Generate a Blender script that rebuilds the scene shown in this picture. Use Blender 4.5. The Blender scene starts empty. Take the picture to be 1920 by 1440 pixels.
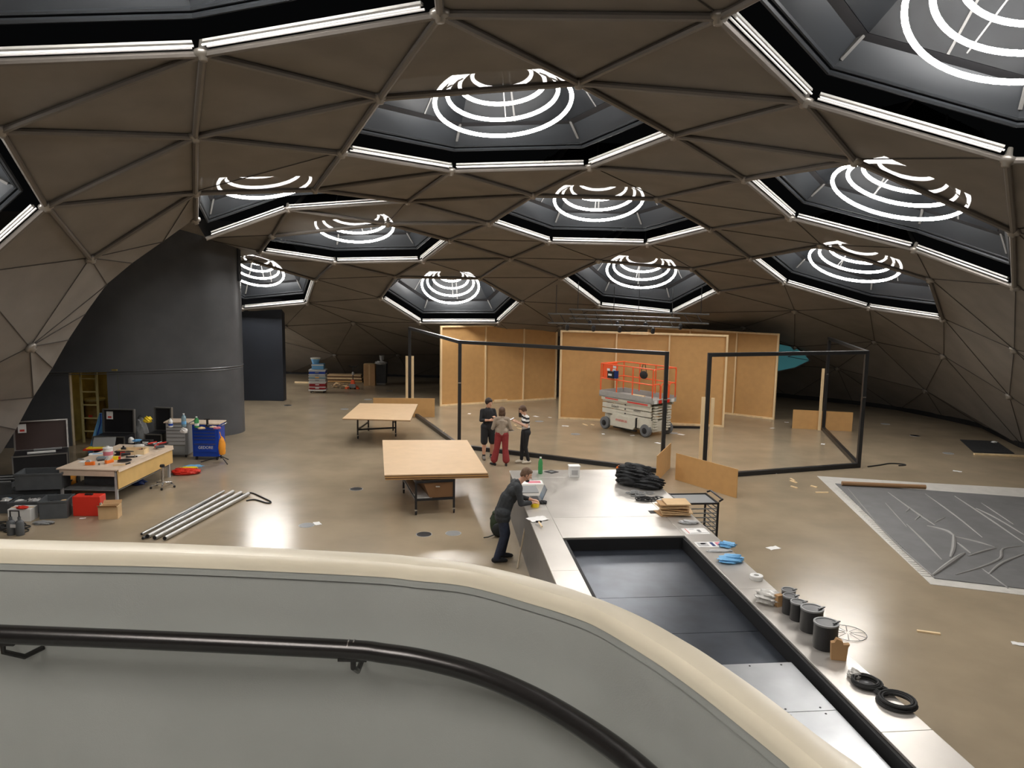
import bpy, bmesh, math, random
from mathutils import Vector, Matrix
from mathutils.geometry import delaunay_2d_cdt
R = math.radians
rnd = random.Random(7)
scene = bpy.context.scene
C = scene.collection

# ------------------------------------------------------------------ camera
IW, IH, FPX = 1920.0, 1440.0, 1440.0
EYE = Vector((0.0, 0.0, 5.0))
TILT, ROLL = R(7.52), R(0.95)
_f = Vector((0, math.cos(TILT), -math.sin(TILT)))
_u0 = Vector((0, math.sin(TILT), math.cos(TILT)))
_r0 = Vector((1, 0, 0))
_r = _r0 * math.cos(ROLL) + _u0 * math.sin(ROLL)
_u = _u0 * math.cos(ROLL) - _r0 * math.sin(ROLL)
cam_d = bpy.data.cameras.new('camera')
cam = bpy.data.objects.new('camera', cam_d)
C.objects.link(cam)
cam_d.sensor_fit = 'HORIZONTAL'; cam_d.sensor_width = 36.0
cam_d.lens = 36.0 * FPX / IW
cam_d.clip_start = 0.05; cam_d.clip_end = 300
cam.matrix_world = Matrix(((_r.x, _u.x, -_f.x, EYE.x), (_r.y, _u.y, -_f.y, EYE.y), (_r.z, _u.z, -_f.z, EYE.z), (0, 0, 0, 1)))
scene.camera = cam

# ------------------------------------------------------------------ world, exposure
w = bpy.data.worlds.new('world'); scene.world = w; w.use_nodes = True
w.node_tree.nodes['Background'].inputs[0].default_value = (0.9, 0.95, 1.0, 1)
w.node_tree.nodes['Background'].inputs[1].default_value = 0.002      # night outside the skylights
vs = scene.view_settings
vs.view_transform = 'Standard'; vs.look = 'None'; vs.gamma = 1.0; vs.use_curve_mapping = False
vs.exposure = 0.0
cy = scene.cycles
cy.adaptive_threshold = 0.015
cy.max_bounces = 8; cy.diffuse_bounces = 4; cy.glossy_bounces = 3; cy.transmission_bounces = 4; cy.transparent_max_bounces = 10
RING_POWER = 39.0
TUBE_POWER = 0.25

# ------------------------------------------------------------------ pixel -> place
def ray(px, py):
    return _f + _r * ((px - IW / 2) / FPX) - _u * ((py - IH / 2) / FPX)
def G(px, py, z=0.0):                       # where the pixel's ray meets the level z
    d = ray(px, py); t = (z - EYE.z) / d.z
    return EYE + d * t
def D(px, py, dist):                        # where the pixel's ray reaches that distance into the hall
    d = ray(px, py)
    return EYE + d * (dist / d.y)
def V(*a): return Vector(a)

# ------------------------------------------------------------------ materials
MATS = {}
def mat(name, col, rough=0.6, metal=0.0, noise=0.0, nscale=8.0, bump=0.0, bscale=60.0, emit=None, estr=0.0,
        alpha=1.0, spec=0.5, rnoise=0.0, trans=0.0, stretch=None, coat=0.0, col2=None, detail=4.0, ior=1.45):
    if name in MATS: return MATS[name]
    m = bpy.data.materials.new(name); m.use_nodes = True
    nt = m.node_tree; b = nt.nodes['Principled BSDF']
    b.inputs['Base Color'].default_value = (*col, 1)
    b.inputs['Roughness'].default_value = rough
    b.inputs['Metallic'].default_value = metal
    b.inputs['Specular IOR Level'].default_value = spec
    b.inputs['IOR'].default_value = ior
    b.inputs['Coat Weight'].default_value = coat
    b.inputs['Transmission Weight'].default_value = trans
    if alpha < 1: b.inputs['Alpha'].default_value = alpha
    if emit:
        b.inputs['Emission Color'].default_value = (*emit, 1)
        b.inputs['Emission Strength'].default_value = estr
    if noise or bump or rnoise or col2:
        tc = nt.nodes.new('ShaderNodeTexCoord')
        mp = nt.nodes.new('ShaderNodeMapping')
        nt.links.new(tc.outputs['Object'], mp.inputs['Vector'])
        if stretch: mp.inputs['Scale'].default_value = stretch
        def ntex(s, det):
            n = nt.nodes.new('ShaderNodeTexNoise'); n.inputs['Scale'].default_value = s
            n.inputs['Detail'].default_value = det
            nt.links.new(mp.outputs['Vector'], n.inputs['Vector']); return n
        if noise or col2:
            n = ntex(nscale, detail)
            mr = nt.nodes.new('ShaderNodeMapRange'); mr.interpolation_type = 'SMOOTHSTEP'
            mr.inputs['From Min'].default_value = 0.2; mr.inputs['From Max'].default_value = 0.8
            nt.links.new(n.outputs['Fac'], mr.inputs['Value'])
            mx = nt.nodes.new('ShaderNodeMix'); mx.data_type = 'RGBA'
            c2 = col2 or tuple(min(1, c * (1 + noise)) for c in col)
            c1 = col if col2 else tuple(c * (1 - noise) for c in col)
            mx.inputs[6].default_value = (*c1, 1); mx.inputs[7].default_value = (*c2, 1)
            nt.links.new(mr.outputs['Result'], mx.inputs[0])
            nt.links.new(mx.outputs[2], b.inputs['Base Color'])
        if rnoise:
            n = ntex(nscale * 0.7, 5.0)
            mr = nt.nodes.new('ShaderNodeMapRange'); mr.interpolation_type = 'SMOOTHSTEP'
            mr.inputs['From Min'].default_value = 0.2; mr.inputs['From Max'].default_value = 0.8
            mr.inputs['To Min'].default_value = max(0.02, rough - rnoise); mr.inputs['To Max'].default_value = rough + rnoise
            nt.links.new(n.outputs['Fac'], mr.inputs['Value'])
            nt.links.new(mr.outputs['Result'], b.inputs['Roughness'])
        if bump:
            n = ntex(bscale, 3.0)
            bp = nt.nodes.new('ShaderNodeBump'); bp.inputs['Strength'].default_value = bump
            bp.inputs['Distance'].default_value = 0.02
            nt.links.new(n.outputs['Fac'], bp.inputs['Height'])
            nt.links.new(bp.outputs['Normal'], b.inputs['Normal'])
    MATS[name] = m
    return m
mat('floor_concrete', (0.33, 0.265, 0.182), 0.215, noise=0.13, nscale=0.9, spec=0.5, detail=6)
mat('mesh_fabric', (0.212, 0.192, 0.170), 0.75, noise=0.10, nscale=1.3, bump=0.15, bscale=180, alpha=0.965, spec=0.25)
mat('fabric_rear', (0.16, 0.13, 0.11), 0.8)
mat('strut_steel', (0.16, 0.145, 0.13), 0.45, metal=0.4)
mat('seam', (0.05, 0.043, 0.038), 0.8)
mat('node_steel', (0.27, 0.25, 0.225), 0.35, metal=0.6)
mat('nozzle_black', (0.012, 0.012, 0.014), 0.55)
mat('nozzle_panel', (0.0085, 0.0095, 0.011), 0.42, metal=0.0, spec=0.22, noise=0.2, nscale=3)
mat('nozzle_lip', (0.027, 0.030, 0.034), 0.4, metal=0.3)
mat('nozzle_rib', (0.10, 0.098, 0.095), 0.5)
mat('nozzle_glass', (0.022, 0.025, 0.028), 0.15, spec=0.5)
mat('ring_light', (1, 1, 1), 0.4, emit=(1.0, 0.965, 0.92), estr=RING_POWER)
mat('tube_light', (0.9, 0.9, 0.9), 0.4, emit=(1.0, 0.95, 0.88), estr=TUBE_POWER)
mat('white_metal', (0.42, 0.41, 0.39), 0.4)
mat('dark_wall', (0.080, 0.083, 0.089), 0.38, noise=0.12, nscale=1.5, bump=0.05, bscale=90)
mat('slab_wall', (0.026, 0.031, 0.042), 0.6, noise=0.1, nscale=1.0)
mat('seam_metal', (0.14, 0.145, 0.15), 0.35, metal=0.5)
mat('black_gap', (0.008, 0.008, 0.009), 0.7)
mat('parapet_grey', (0.295, 0.305, 0.285), 0.5, noise=0.06, nscale=2.0, bump=0.05, bscale=220)
mat('coping_cream', (0.66, 0.60, 0.47), 0.38, noise=0.05, nscale=4.0)
mat('rail_dark', (0.045, 0.043, 0.042), 0.26, metal=0.75)
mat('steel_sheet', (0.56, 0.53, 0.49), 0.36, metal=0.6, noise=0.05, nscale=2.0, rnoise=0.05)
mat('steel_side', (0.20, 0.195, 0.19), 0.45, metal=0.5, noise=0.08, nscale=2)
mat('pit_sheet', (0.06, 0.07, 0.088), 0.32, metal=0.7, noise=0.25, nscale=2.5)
mat('lid_sheet', (0.36, 0.37, 0.38), 0.36, metal=0.85, noise=0.08, nscale=2.5, rnoise=0.06)
mat('mdf', (0.55, 0.315, 0.120), 0.62, noise=0.05, nscale=5, bump=0.03, bscale=300)
mat('mdf_pale', (0.62, 0.43, 0.25), 0.55, noise=0.04, nscale=4)
mat('mdf_edge', (0.17, 0.085, 0.035), 0.7)
mat('pine', (0.80, 0.61, 0.36), 0.55, noise=0.12, nscale=6, stretch=(1, 1, 0.15))
mat('pine_grey', (0.45, 0.36, 0.25), 0.6, noise=0.1, nscale=6)
mat('frame_black', (0.035, 0.036, 0.038), 0.38, metal=0.45)
mat('black_metal', (0.02, 0.02, 0.022), 0.4, metal=0.3)
mat('black_rubber', (0.018, 0.018, 0.018), 0.75)
mat('grey_rubber', (0.14, 0.145, 0.15), 0.7)
mat('black_plastic', (0.015, 0.015, 0.017), 0.4)
mat('orange_paint', (0.85, 0.115, 0.03), 0.4)
mat('lift_white', (0.62, 0.59, 0.50), 0.45, noise=0.05, nscale=8)
mat('lift_grey', (0.36, 0.35, 0.33), 0.55, noise=0.06, nscale=8)
mat('white_paper', (0.82, 0.81, 0.79), 0.6)
mat('white_plastic', (0.74, 0.74, 0.72), 0.4)
mat('red_plastic', (0.62, 0.03, 0.015), 0.4)
mat('red_dark', (0.28, 0.015, 0.02), 0.45)
mat('red_print', (0.66, 0.05, 0.04), 0.5)
mat('black_print', (0.02, 0.02, 0.02), 0.6)
mat('blue_paint', (0.012, 0.06, 0.42), 0.32)
mat('blue_dark', (0.012, 0.035, 0.16), 0.4)
mat('blue_light', (0.16, 0.42, 0.72), 0.5)
mat('yellow_plastic', (0.85, 0.62, 0.02), 0.4)
mat('orange_plastic', (0.90, 0.20, 0.02), 0.4)
mat('orange_strap', (0.85, 0.34, 0.03), 0.5)
mat('grey_plastic', (0.085, 0.092, 0.098), 0.5, noise=0.1, nscale=6)
mat('grey_mid', (0.23, 0.235, 0.235), 0.5)
mat('grey_light', (0.45, 0.45, 0.45), 0.45)
mat('alu', (0.46, 0.455, 0.44), 0.35, metal=0.9)
mat('chrome', (0.6, 0.6, 0.6), 0.2, metal=0.95)
mat('case_black', (0.012, 0.012, 0.014), 0.5)
mat('case_brown', (0.055, 0.032, 0.028), 0.5)
mat('cardboard', (0.42, 0.25, 0.115), 0.75, noise=0.06, nscale=5)
mat('cardboard_pale', (0.60, 0.41, 0.22), 0.7, noise=0.06, nscale=6)
mat('green_glass', (0.10, 0.50, 0.18), 0.12, trans=0.55)
mat('water_plastic', (0.42, 0.62, 0.72), 0.12, trans=0.5)
mat('screen', (0.05, 0.09, 0.13), 0.2, emit=(0.32, 0.48, 0.62), estr=0.12)
mat('laptop_grey', (0.16, 0.165, 0.17), 0.4)
mat('cloth_black', (0.022, 0.023, 0.025), 0.85, noise=0.3, nscale=12)
mat('sheet_grey', (0.150, 0.150, 0.152), 0.5, noise=0.12, nscale=2.5, bump=0.15, bscale=9)
mat('sheet_fold', (0.27, 0.265, 0.255), 0.5)
mat('plastic_film', (0.62, 0.60, 0.56), 0.35, noise=0.08, nscale=6, bump=0.3, bscale=12)
mat('skin', (0.60, 0.33, 0.22), 0.55)
mat('skin_pale', (0.68, 0.42, 0.30), 0.55)
mat('hair_dark', (0.025, 0.014, 0.010), 0.6, noise=0.3, nscale=40)
mat('hair_brown', (0.085, 0.045, 0.024), 0.6, noise=0.3, nscale=40)
mat('hair_grey', (0.13, 0.075, 0.045), 0.65, noise=0.35, nscale=40)
mat('knit_charcoal', (0.035, 0.039, 0.043), 0.85, noise=0.15, nscale=20, bump=0.2, bscale=90)
mat('denim', (0.022, 0.029, 0.052), 0.8, noise=0.2, nscale=14)
mat('cotton_black', (0.018, 0.019, 0.021), 0.85)
mat('jacket_taupe', (0.33, 0.27, 0.21), 0.85, noise=0.08, nscale=14)
mat('trouser_red', (0.27, 0.033, 0.034), 0.8, noise=0.1, nscale=10)
mat('stripe_white', (0.70, 0.69, 0.67), 0.8)
mat('shoe_white', (0.66, 0.60, 0.50), 0.6)
mat('shoe_grey', (0.16, 0.14, 0.12), 0.6)
mat('pack_green', (0.028, 0.045, 0.022), 0.75, noise=0.3, nscale=12)
mat('pack_black', (0.02, 0.022, 0.022), 0.75)
mat('yellow_wall', (0.33, 0.25, 0.07), 0.6, noise=0.25, nscale=3)
mat('green_wall', (0.10, 0.13, 0.05), 0.6)
mat('ladder_cream', (0.50, 0.43, 0.20), 0.5)
mat('barrel_ochre', (0.26, 0.16, 0.04), 0.5, noise=0.3, nscale=6)
mat('teal_pane', (0.06, 0.25, 0.28), 0.3, emit=(0.10, 0.36, 0.40), estr=0.16)
mat('brown_roll', (0.30, 0.17, 0.08), 0.6)
mat('pink_print', (0.65, 0.20, 0.25), 0.6)
mat('bench_top', (0.66, 0.53, 0.41), 0.5, noise=0.06, nscale=5)
mat('ochre_ply', (0.68, 0.45, 0.17), 0.55, noise=0.05, nscale=4)
mat('clear_bag', (0.72, 0.70, 0.66), 0.25, trans=0.25, bump=0.4, bscale=30)

# ------------------------------------------------------------------ mesh helpers
class MB:
    def __init__(s): s.v = []; s.f = []; s.mi = []; s.cur = 0
    def m(s, i): s.cur = i; return s
    def add(s, vs_, fs):
        o = len(s.v); s.v += [tuple(v) for v in vs_]
        for f in fs: s.f.append(tuple(i + o for i in f)); s.mi.append(s.cur)
        return s
    def box(s, c, d, rz=0.0, rx=0.0, ry=0.0, M=None, taper=1.0):
        hx, hy, hz = d[0] / 2, d[1] / 2, d[2] / 2
        Mt = Matrix.Translation(Vector(c)) @ (M or (Matrix.Rotation(rz, 4, 'Z') @ Matrix.Rotation(ry, 4, 'Y') @ Matrix.Rotation(rx, 4, 'X')))
        vs_ = []
        for z in (-1, 1):
            k = taper if z > 0 else 1.0
            for x, y in ((-1, -1), (1, -1), (1, 1), (-1, 1)):
                vs_.append(Mt @ Vector((x * hx * k, y * hy * k, z * hz)))
        return s.add(vs_, [(3, 2, 1, 0), (4, 5, 6, 7), (0, 1, 5, 4), (1, 2, 6, 5), (2, 3, 7, 6), (3, 0, 4, 7)])
    def bar(s, a, b, wd, ht=None, up=V(0, 0, 1)):
        a = Vector(a); b = Vector(b); ht = ht or wd
        d = (b - a); L = d.length
        if L < 1e-6: return s
        d = d / L
        x = d.cross(up)
        if x.length < 1e-4: x = d.cross(V(1, 0, 0))
        x.normalize(); y = x.cross(d)
        vs_ = []
        for p in (a, b):
            for i, j in ((-1, -1), (1, -1), (1, 1), (-1, 1)):
                vs_.append(p + x * (i * wd / 2) + y * (j * ht / 2))
        return s.add(vs_, [(3, 2, 1, 0), (4, 5, 6, 7), (0, 1, 5, 4), (1, 2, 6, 5), (2, 3, 7, 6), (3, 0, 4, 7)])
    def tube(s, pts, r, n=8, closed=False, cap=True):
        pts = [Vector(p) for p in pts]; N = len(pts)
        rs = r if isinstance(r, (list, tuple)) else [r] * N
        rings = []; prev = None
        for i in range(N):
            if closed: t = pts[(i + 1) % N] - pts[i - 1]
            else: t = pts[min(i + 1, N - 1)] - pts[max(i - 1, 0)]
            if t.length < 1e-9: t = V(0, 0, 1)
            t.normalize()
            if prev is None:
                a = V(0, 0, 1) if abs(t.z) < 0.9 else V(1, 0, 0)
                x = t.cross(a).normalized()
            else:
                x = prev - t * prev.dot(t)
                x = x.normalized() if x.length > 1e-6 else t.orthogonal().normalized()
            prev = x; y = t.cross(x)
            rings.append([pts[i] + x * (rs[i] * math.cos(2 * math.pi * k / n)) + y * (rs[i] * math.sin(2 * math.pi * k / n)) for k in range(n)])
        vs_ = [p for rg in rings for p in rg]; fs = []
        M_ = N if closed else N - 1
        for i in range(M_):
            a0 = i * n; b0 = ((i + 1) % N) * n
            for k in range(n):
                fs.append((a0 + k, a0 + (k + 1) % n, b0 + (k + 1) % n, b0 + k))
        if cap and not closed:
            fs.append(tuple(range(n - 1, -1, -1))); fs.append(tuple((N - 1) * n + k for k in range(n)))
        return s.add(vs_, fs)
    def lathe(s, prof, c=(0, 0, 0), n=20, M=None):
        Mt = Matrix.Translation(Vector(c)) @ (M or Matrix.Identity(4))
        vs_ = []; fs = []
        for r_, z in prof:
            for k in range(n):
                a = 2 * math.pi * k / n
                vs_.append(Mt @ Vector((r_ * math.cos(a), r_ * math.sin(a), z)))
        for i in range(len(prof) - 1):
            for k in range(n):
                fs.append((i * n + k, i * n + (k + 1) % n, (i + 1) * n + (k + 1) % n, (i + 1) * n + k))
        if prof[0][0] > 1e-4: fs.append(tuple(range(n - 1, -1, -1)))
        if prof[-1][0] > 1e-4: fs.append(tuple((len(prof) - 1) * n + k for k in range(n)))
        return s.add(vs_, fs)
    def prism(s, poly, z0, z1):                 # polygon in x, y pulled up from z0 to z1
        n = len(poly)
        vs_ = [(x, y, z0) for x, y in poly] + [(x, y, z1) for x, y in poly]
        fs = [tuple(range(n - 1, -1, -1)), tuple(range(n, 2 * n))]
        for i in range(n): fs.append((i, (i + 1) % n, n + (i + 1) % n, n + i))
        return s.add(vs_, fs)
    def quad(s, a, b, c, d, th=0.0):
        a, b, c, d = map(Vector, (a, b, c, d))
        if not th: return s.add([a, b, c, d], [(0, 1, 2, 3)])
        n = (b - a).cross(d - a).normalized() * th
        return s.add([a, b, c, d, a + n, b + n, c + n, d + n], [(3, 2, 1, 0), (4, 5, 6, 7), (0, 1, 5, 4), (1, 2, 6, 5), (2, 3, 7, 6), (3, 0, 4, 7)])
    def ellipsoid(s, c, r, nu=14, nv=9, M=None):
        Mt = Matrix.Translation(Vector(c)) @ (M or Matrix.Identity(4))
        vs_ = [Mt @ V(0, 0, -r[2])]; fs = []
        for j in range(1, nv):
            t = math.pi * j / nv - math.pi / 2
            for i in range(nu):
                a = 2 * math.pi * i / nu
                vs_.append(Mt @ V(r[0] * math.cos(t) * math.cos(a), r[1] * math.cos(t) * math.sin(a), r[2] * math.sin(t)))
        vs_.append(Mt @ V(0, 0, r[2])); L = len(vs_) - 1
        for i in range(nu): fs.append((0, 1 + (i + 1) % nu, 1 + i))
        for j in range(nv - 2):
            for i in range(nu):
                a = 1 + j * nu + i; b = 1 + j * nu + (i + 1) % nu
                fs.append((a, b, b + nu, a + nu))
        for i in range(nu): fs.append((L, 1 + (nv - 2) * nu + i, 1 + (nv - 2) * nu + (i + 1) % nu))
        return s.add(vs_, fs)
    def mesh(s, name, mats, smooth=False):
        me = bpy.data.meshes.new(name)
        me.from_pydata(s.v, [], s.f)
        for m_ in (mats if isinstance(mats, (list, tuple)) else [mats]): me.materials.append(MATS[m_])
        me.polygons.foreach_set('material_index', s.mi)
        if smooth: me.polygons.foreach_set('use_smooth', [True] * len(s.f))
        me.update()
        return me
    def obj(s, name, mats, parent=None, smooth=False, bevel=0.0):
        o = bpy.data.objects.new(name, s.mesh(name, mats, smooth)); C.objects.link(o)
        if parent: o.parent = parent
        if smooth:
            md = o.modifiers.new('edges', 'EDGE_SPLIT'); md.split_angle = R(40)
        if bevel:
            md = o.modifiers.new('soft', 'BEVEL'); md.width = bevel; md.segments = 2; md.limit_method = 'ANGLE'
        return o
def tag(o, label=None, cat=None, group=None, kind=None):
    if label: o['label'] = label
    if cat: o['category'] = cat
    if group: o['group'] = group
    if kind: o['kind'] = kind
    return o
def thing(name, label, cat, loc=(0, 0, 0), rz=0.0, group=None):
    o = bpy.data.objects.new(name, None); C.objects.link(o)
    o.empty_display_size = 0.1; o.location = loc; o.rotation_euler = (0, 0, rz)
    return tag(o, label, cat, group)
def struct(o, label=None, cat=None): return tag(o, label, cat, kind='structure')
def copy_tree(o, parent=None):
    c = o.copy(); C.objects.link(c); c.parent = parent
    for ch in list(o.children): copy_tree(ch, c)
    return c

# ================================================================== the hall
floor = MB().prism([(-24, -10), (22, -10), (22, 46), (-24, 46)], -0.2, 0.0).obj('floor', 'floor_concrete')
struct(floor, 'polished beige concrete floor of the exhibition hall', 'floor')

# ---- ceiling lattice: node places read off the photograph, their distances from the regular triangle lattice
ND = {}
def nd(name, p): ND[name] = p
for nme, px, py, dd in [
    ('k0', 380, 95, 10), ('k1', 825, 20, 9),
    ('j0', 1347, 25, 9.2), ('j1', 1510, 185, 11), ('j2', 1890, 295, 10.5),
    ('a0', 712, 178, 11.7), ('a1', 640, 283, 14), ('a2', 845, 317, 16.4), ('a3', 1107, 310, 16.5), ('a4', 1265, 250, 14.2), ('a5', 1085, 150, 11.7),
    ('b0', 1000, 363, 18.5), ('b1', 918, 416, 20.7), ('b2', 1028, 452, 22.9), ('b3', 1215, 456, 22.9), ('b4', 1333, 427, 20.8), ('b5', 1233, 370, 18.6),
    ('c0', 1123, 487, 25), ('c1', 1052, 520, 27.2), ('c2', 1122, 572, 29.8), ('c3', 1262, 587, 29.5), ('c4', 1348, 545, 27), ('c5', 1297, 502, 25),
    ('d0', 742, 517, 27.5), ('d1', 713, 558, 29), ('d2', 787, 604, 31), ('d3', 935, 604, 31), ('d4', 978, 565, 29.3), ('d5', 900, 520, 27.5),
    ('e0', 510, 440, 21.5), ('e1', 488, 470, 23.5), ('e2', 627, 490, 25.3), ('e3', 793, 487, 25.3), ('e4', 843, 448, 23), ('e5', 727, 417, 21),
    ('f0', 365, 358, 15.5), ('f1', 590, 352, 17), ('f2', 765, 375, 20), ('f3', 540, 390, 20.5), ('f4', 385, 445, 19.7), ('f5', 365, 410, 17.5),
    ('g0', 470, 487, 26.5), ('g1', 592, 523, 28), ('g2', 577, 567, 30.5), ('g3', 455, 578, 31), ('g4', 378, 545, 29.5), ('g5', 375, 502, 27.5),
    ('h0', 1605, 297, 12.5), ('h1', 1397, 332, 15.5), ('h2', 1482, 405, 17.8), ('h3', 1715, 465, 17.5), ('h4', 1905, 535, 15.5), ('h5', 1902, 430, 13),
    ('i0', 1540, 458, 20.5), ('i1', 1407, 482, 22.5), ('i2', 1468, 528, 25), ('i3', 1630, 576, 25), ('i4', 1770, 597, 22.3), ('i5', 1745, 522, 19.5),
    ('n1', 365, 252, 12.5), ('n2', 168, 483, 15.5), ('n3', 55, 650, 15.2), ('l0', 0, 240, 11), ('l1', 85, 383, 13),
    ('m0', 305, 453, 17.4), ('m1', 248, 493, 17.3), ('m6', 200, 533, 17.25), ('m2', 160, 588, 17.2), ('m7', 128, 637, 17.1), ('m3', 98, 690, 17), ('m8', 62, 745, 16.9), ('m4', 30, 805, 16.8),
    ('p0', 957, 483, 25), ('q0', 1490, 582, 27.5), ('q1', 1393, 613, 31), ('q2', 1640, 640, 28.5),
    ('w0', 535, 611, 33), ('w1', 663, 604, 33), ('v0', 628, 665, 37.4), ('v1', 747, 665, 37.4), ('v2', 880, 664, 37.2), ('v3', 1010, 664, 36.8),
    ('v4', 1140, 664, 36), ('v5', 1270, 665, 35), ('w3', 1050, 612, 32.3), ('w4', 1180, 625, 32.5), ('w5', 1300, 622, 31.8), ('v6', 1400, 680, 34.2),
    ('r0', 1770, 667, 24.5), ('r1', 1736, 732, 28.6), ('r2', 1893, 742, 22.5), ('r3', 1902, 655, 19.5), ('q3', 1570, 690, 31.5), ('q4', 1490, 650, 30.5)]:
    nd(nme, D(px, py, dd))
for nme, p in dict(k2=(-6.9, 9.2, 7.4), k3=(-6.6, 6, 7.7), k4=(-3.6, 4.8, 8.3), k5=(-.7, 6, 8.4), j3=(9, 8, 6.4), j4=(6.6, 5.7, 7.6), j5=(3.6, 6.3, 8.2),
                   l2=(-9.3, 13.2, 5.0), l3=(-10.2, 11.2, 4.4), l4=(-9.8, 9.0, 5.3), l5=(-8.4, 8.8, 6.7),
                   s0=(11.6, 9.5, 3.6), s1=(12.4, 14.2, 3.4), z0=(13.6, 9, 0), z1=(15.4, 14, 0), z2=(16.6, 19.5, 0), z9=(-12.2, 9, 0), z8=(-12.4, 12.5, 0), m5=(-12.0, 16.6, 0),
                   x0=(-9.6, 24.0, 6.2), x1=(-17.0, 35.5, 3.6), y0=(-10.9, 10.2, 2.6), y1=(-10.8, 13.6, 2.6)).items():
    nd(nme, V(*p))
for nme, px, py in [('t0', 1920, 838), ('t1', 1848, 802), ('t2', 1770, 785), ('t3', 1685, 768), ('t4', 1600, 757), ('t5', 1480, 745), ('t6', 1300, 730), ('t7', 1100, 718), ('t8', 900, 710), ('t9', 770, 706), ('u0', 650, 703), ('u1', 540, 700)]:
    nd(nme, G(px, py, 0))
nd('u2', V(-18.5, 39.5, 0))
HEX = {c: [c + str(i) for i in range(6)] for c in 'kjabcdefghil'}
HEX['k'] = ['k1', 'k0', 'k2', 'k3', 'k4', 'k5']
BOUND = ['k3', 'k4', 'k5', 'j5', 'j4', 'j3', 's0', 'z0', 'z1', 'z2', 't0', 't1', 't2', 't3', 't4', 't5', 't6', 't7', 't8', 't9', 'u0', 'u1', 'u2', 'x1',
         'g4', 'g5', 'x0', 'f4', 'f5', 'm0', 'm1', 'm6', 'm2', 'm7', 'm3', 'm8', 'm4', 'm5', 'z8', 'z9', 'y0', 'l4', 'l5']
names = list(ND); idx = {n: i for i, n in enumerate(names)}
def unroll(p):
    c = V(1.0, 15.0); q = V(p.x, p.y) - c; r_ = q.length or 1
    return c + q * ((r_ + 0.9 * (8.4 - p.z)) / r_)
UV = [unroll(ND[n]) for n in names]
edges = [(idx[h[i]], idx[h[(i + 1) % 6]]) for h in HEX.values() for i in range(6)]
edges += [(idx[BOUND[i]], idx[BOUND[(i + 1) % len(BOUND)]]) for i in range(len(BOUND))]
known = 'k0-n1 k0-a0 n1-a0 n1-f0 n1-l1 l0-n1 l0-k0 a1-n1 a1-f1 a2-f1 a2-f2 a2-b0 a3-b0 a3-h1 a4-h1 b5-h1 k1-a0 j0-a5 k1-j0 k1-a5 j1-h0 j1-a4 a5-j1 a4-h0 h5-j2 b1-e5 b1-e4 b1-f2 f2-b0 e3-p0 p0-b2 p0-d5 p0-c1 e4-p0 b4-i1 b4-h2 c4-i2 c5-i1 e3-d0 e2-d0 e2-g1 f3-e0 f3-e5 l1-n2 l1-f0 f0-n2'.split()
edges += [tuple(idx[x] for x in e.split('-')) for e in known]
res = delaunay_2d_cdt([v.to_2d() if hasattr(v, 'to_2d') else v for v in UV], edges, [], 0, 1e-5)
rv, re_, rf, ov = res[0], res[1], res[2], res[3]
pos = []
for i, v in enumerate(rv):
    if ov[i]: pos.append(ND[names[ov[i][0]]])
    else:                                    # two lines cross: take the plane of the nearest nodes
        near = sorted(range(len(names)), key=lambda k: (UV[k] - v).length)[:3]
        ws = [1 / max((UV[k] - v).length, 1e-3) for k in near]
        pos.append(sum((ND[names[k]] * w_ for k, w_ in zip(near, ws)), V(0, 0, 0)) / sum(ws))
def inside(pt, poly):
    c = False; n = len(poly)
    for i in range(n):
        a, b = poly[i], poly[i - 1]
        if (a[1] > pt[1]) != (b[1] > pt[1]) and pt[0] < (b[0] - a[0]) * (pt[1] - a[1]) / (b[1] - a[1]) + a[0]: c = not c
    return c
hexuv = [[UV[idx[n]] for n in h] for h in HEX.values()]
bduv = [UV[idx[n]] for n in BOUND]
ceiling = bpy.data.objects.new('ceiling', None); C.objects.link(ceiling)
ceiling.location = (0, 15, 8)
struct(ceiling, 'brown mesh fabric dome ceiling of triangular panels between steel struts', 'ceiling')
CO = V(0, 15, 8)
used_e = {}
for f in rf:
    ct = sum((rv[i] for i in f), Vector((0, 0))) / len(f)
    if any(inside(ct, h) for h in hexuv) or not inside(ct, bduv): continue
    p = [pos[i] for i in f]
    c3 = sum(p, V(0, 0, 0)) / 3
    nrm = (p[1] - p[0]).cross(p[2] - p[0])
    if nrm.length < 1e-5: continue
    nrm.normalize()
    if nrm.dot(V(0, 14, 2) - c3) < 0: nrm = -nrm
    # stretched cloth: the middle of each panel is drawn slightly outwards
    sub = MB(); N_ = 4; ids = {}; vs_ = []
    for a in range(N_ + 1):
        for b in range(N_ + 1 - a):
            c_ = N_ - a - b
            q = (p[0] * a + p[1] * b + p[2] * c_) / N_
            sag = 27 * (a * b * c_) / N_ ** 3
            ids[(a, b)] = len(vs_); vs_.append(q - nrm * (0.05 * sag) - CO)
    fs = []
    for a in range(N_):
        for b in range(N_ - a):
            fs.append((ids[(a, b)], ids[(a + 1, b)], ids[(a, b + 1)]))
            if a + b < N_ - 1: fs.append((ids[(a + 1, b)], ids[(a + 1, b + 1)], ids[(a, b + 1)]))
    sub.add(vs_, fs)
    sub.obj('panel', 'mesh_fabric', ceiling, smooth=True)
    for k in range(3):
        e = tuple(sorted((f[k], f[(k + 1) % 3]))); used_e.setdefault(e, []).append(nrm)
knownset = {tuple(sorted((idx[a], idx[b]))) for a, b in (e.split('-') for e in known)}
for h in HEX.values():
    for i in range(6): knownset.add(tuple(sorted((idx[h[i]], idx[h[(i + 1) % 6]]))))
inv = {}
for i in range(len(rv)):
    if ov[i]: inv[i] = ov[i][0]
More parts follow.
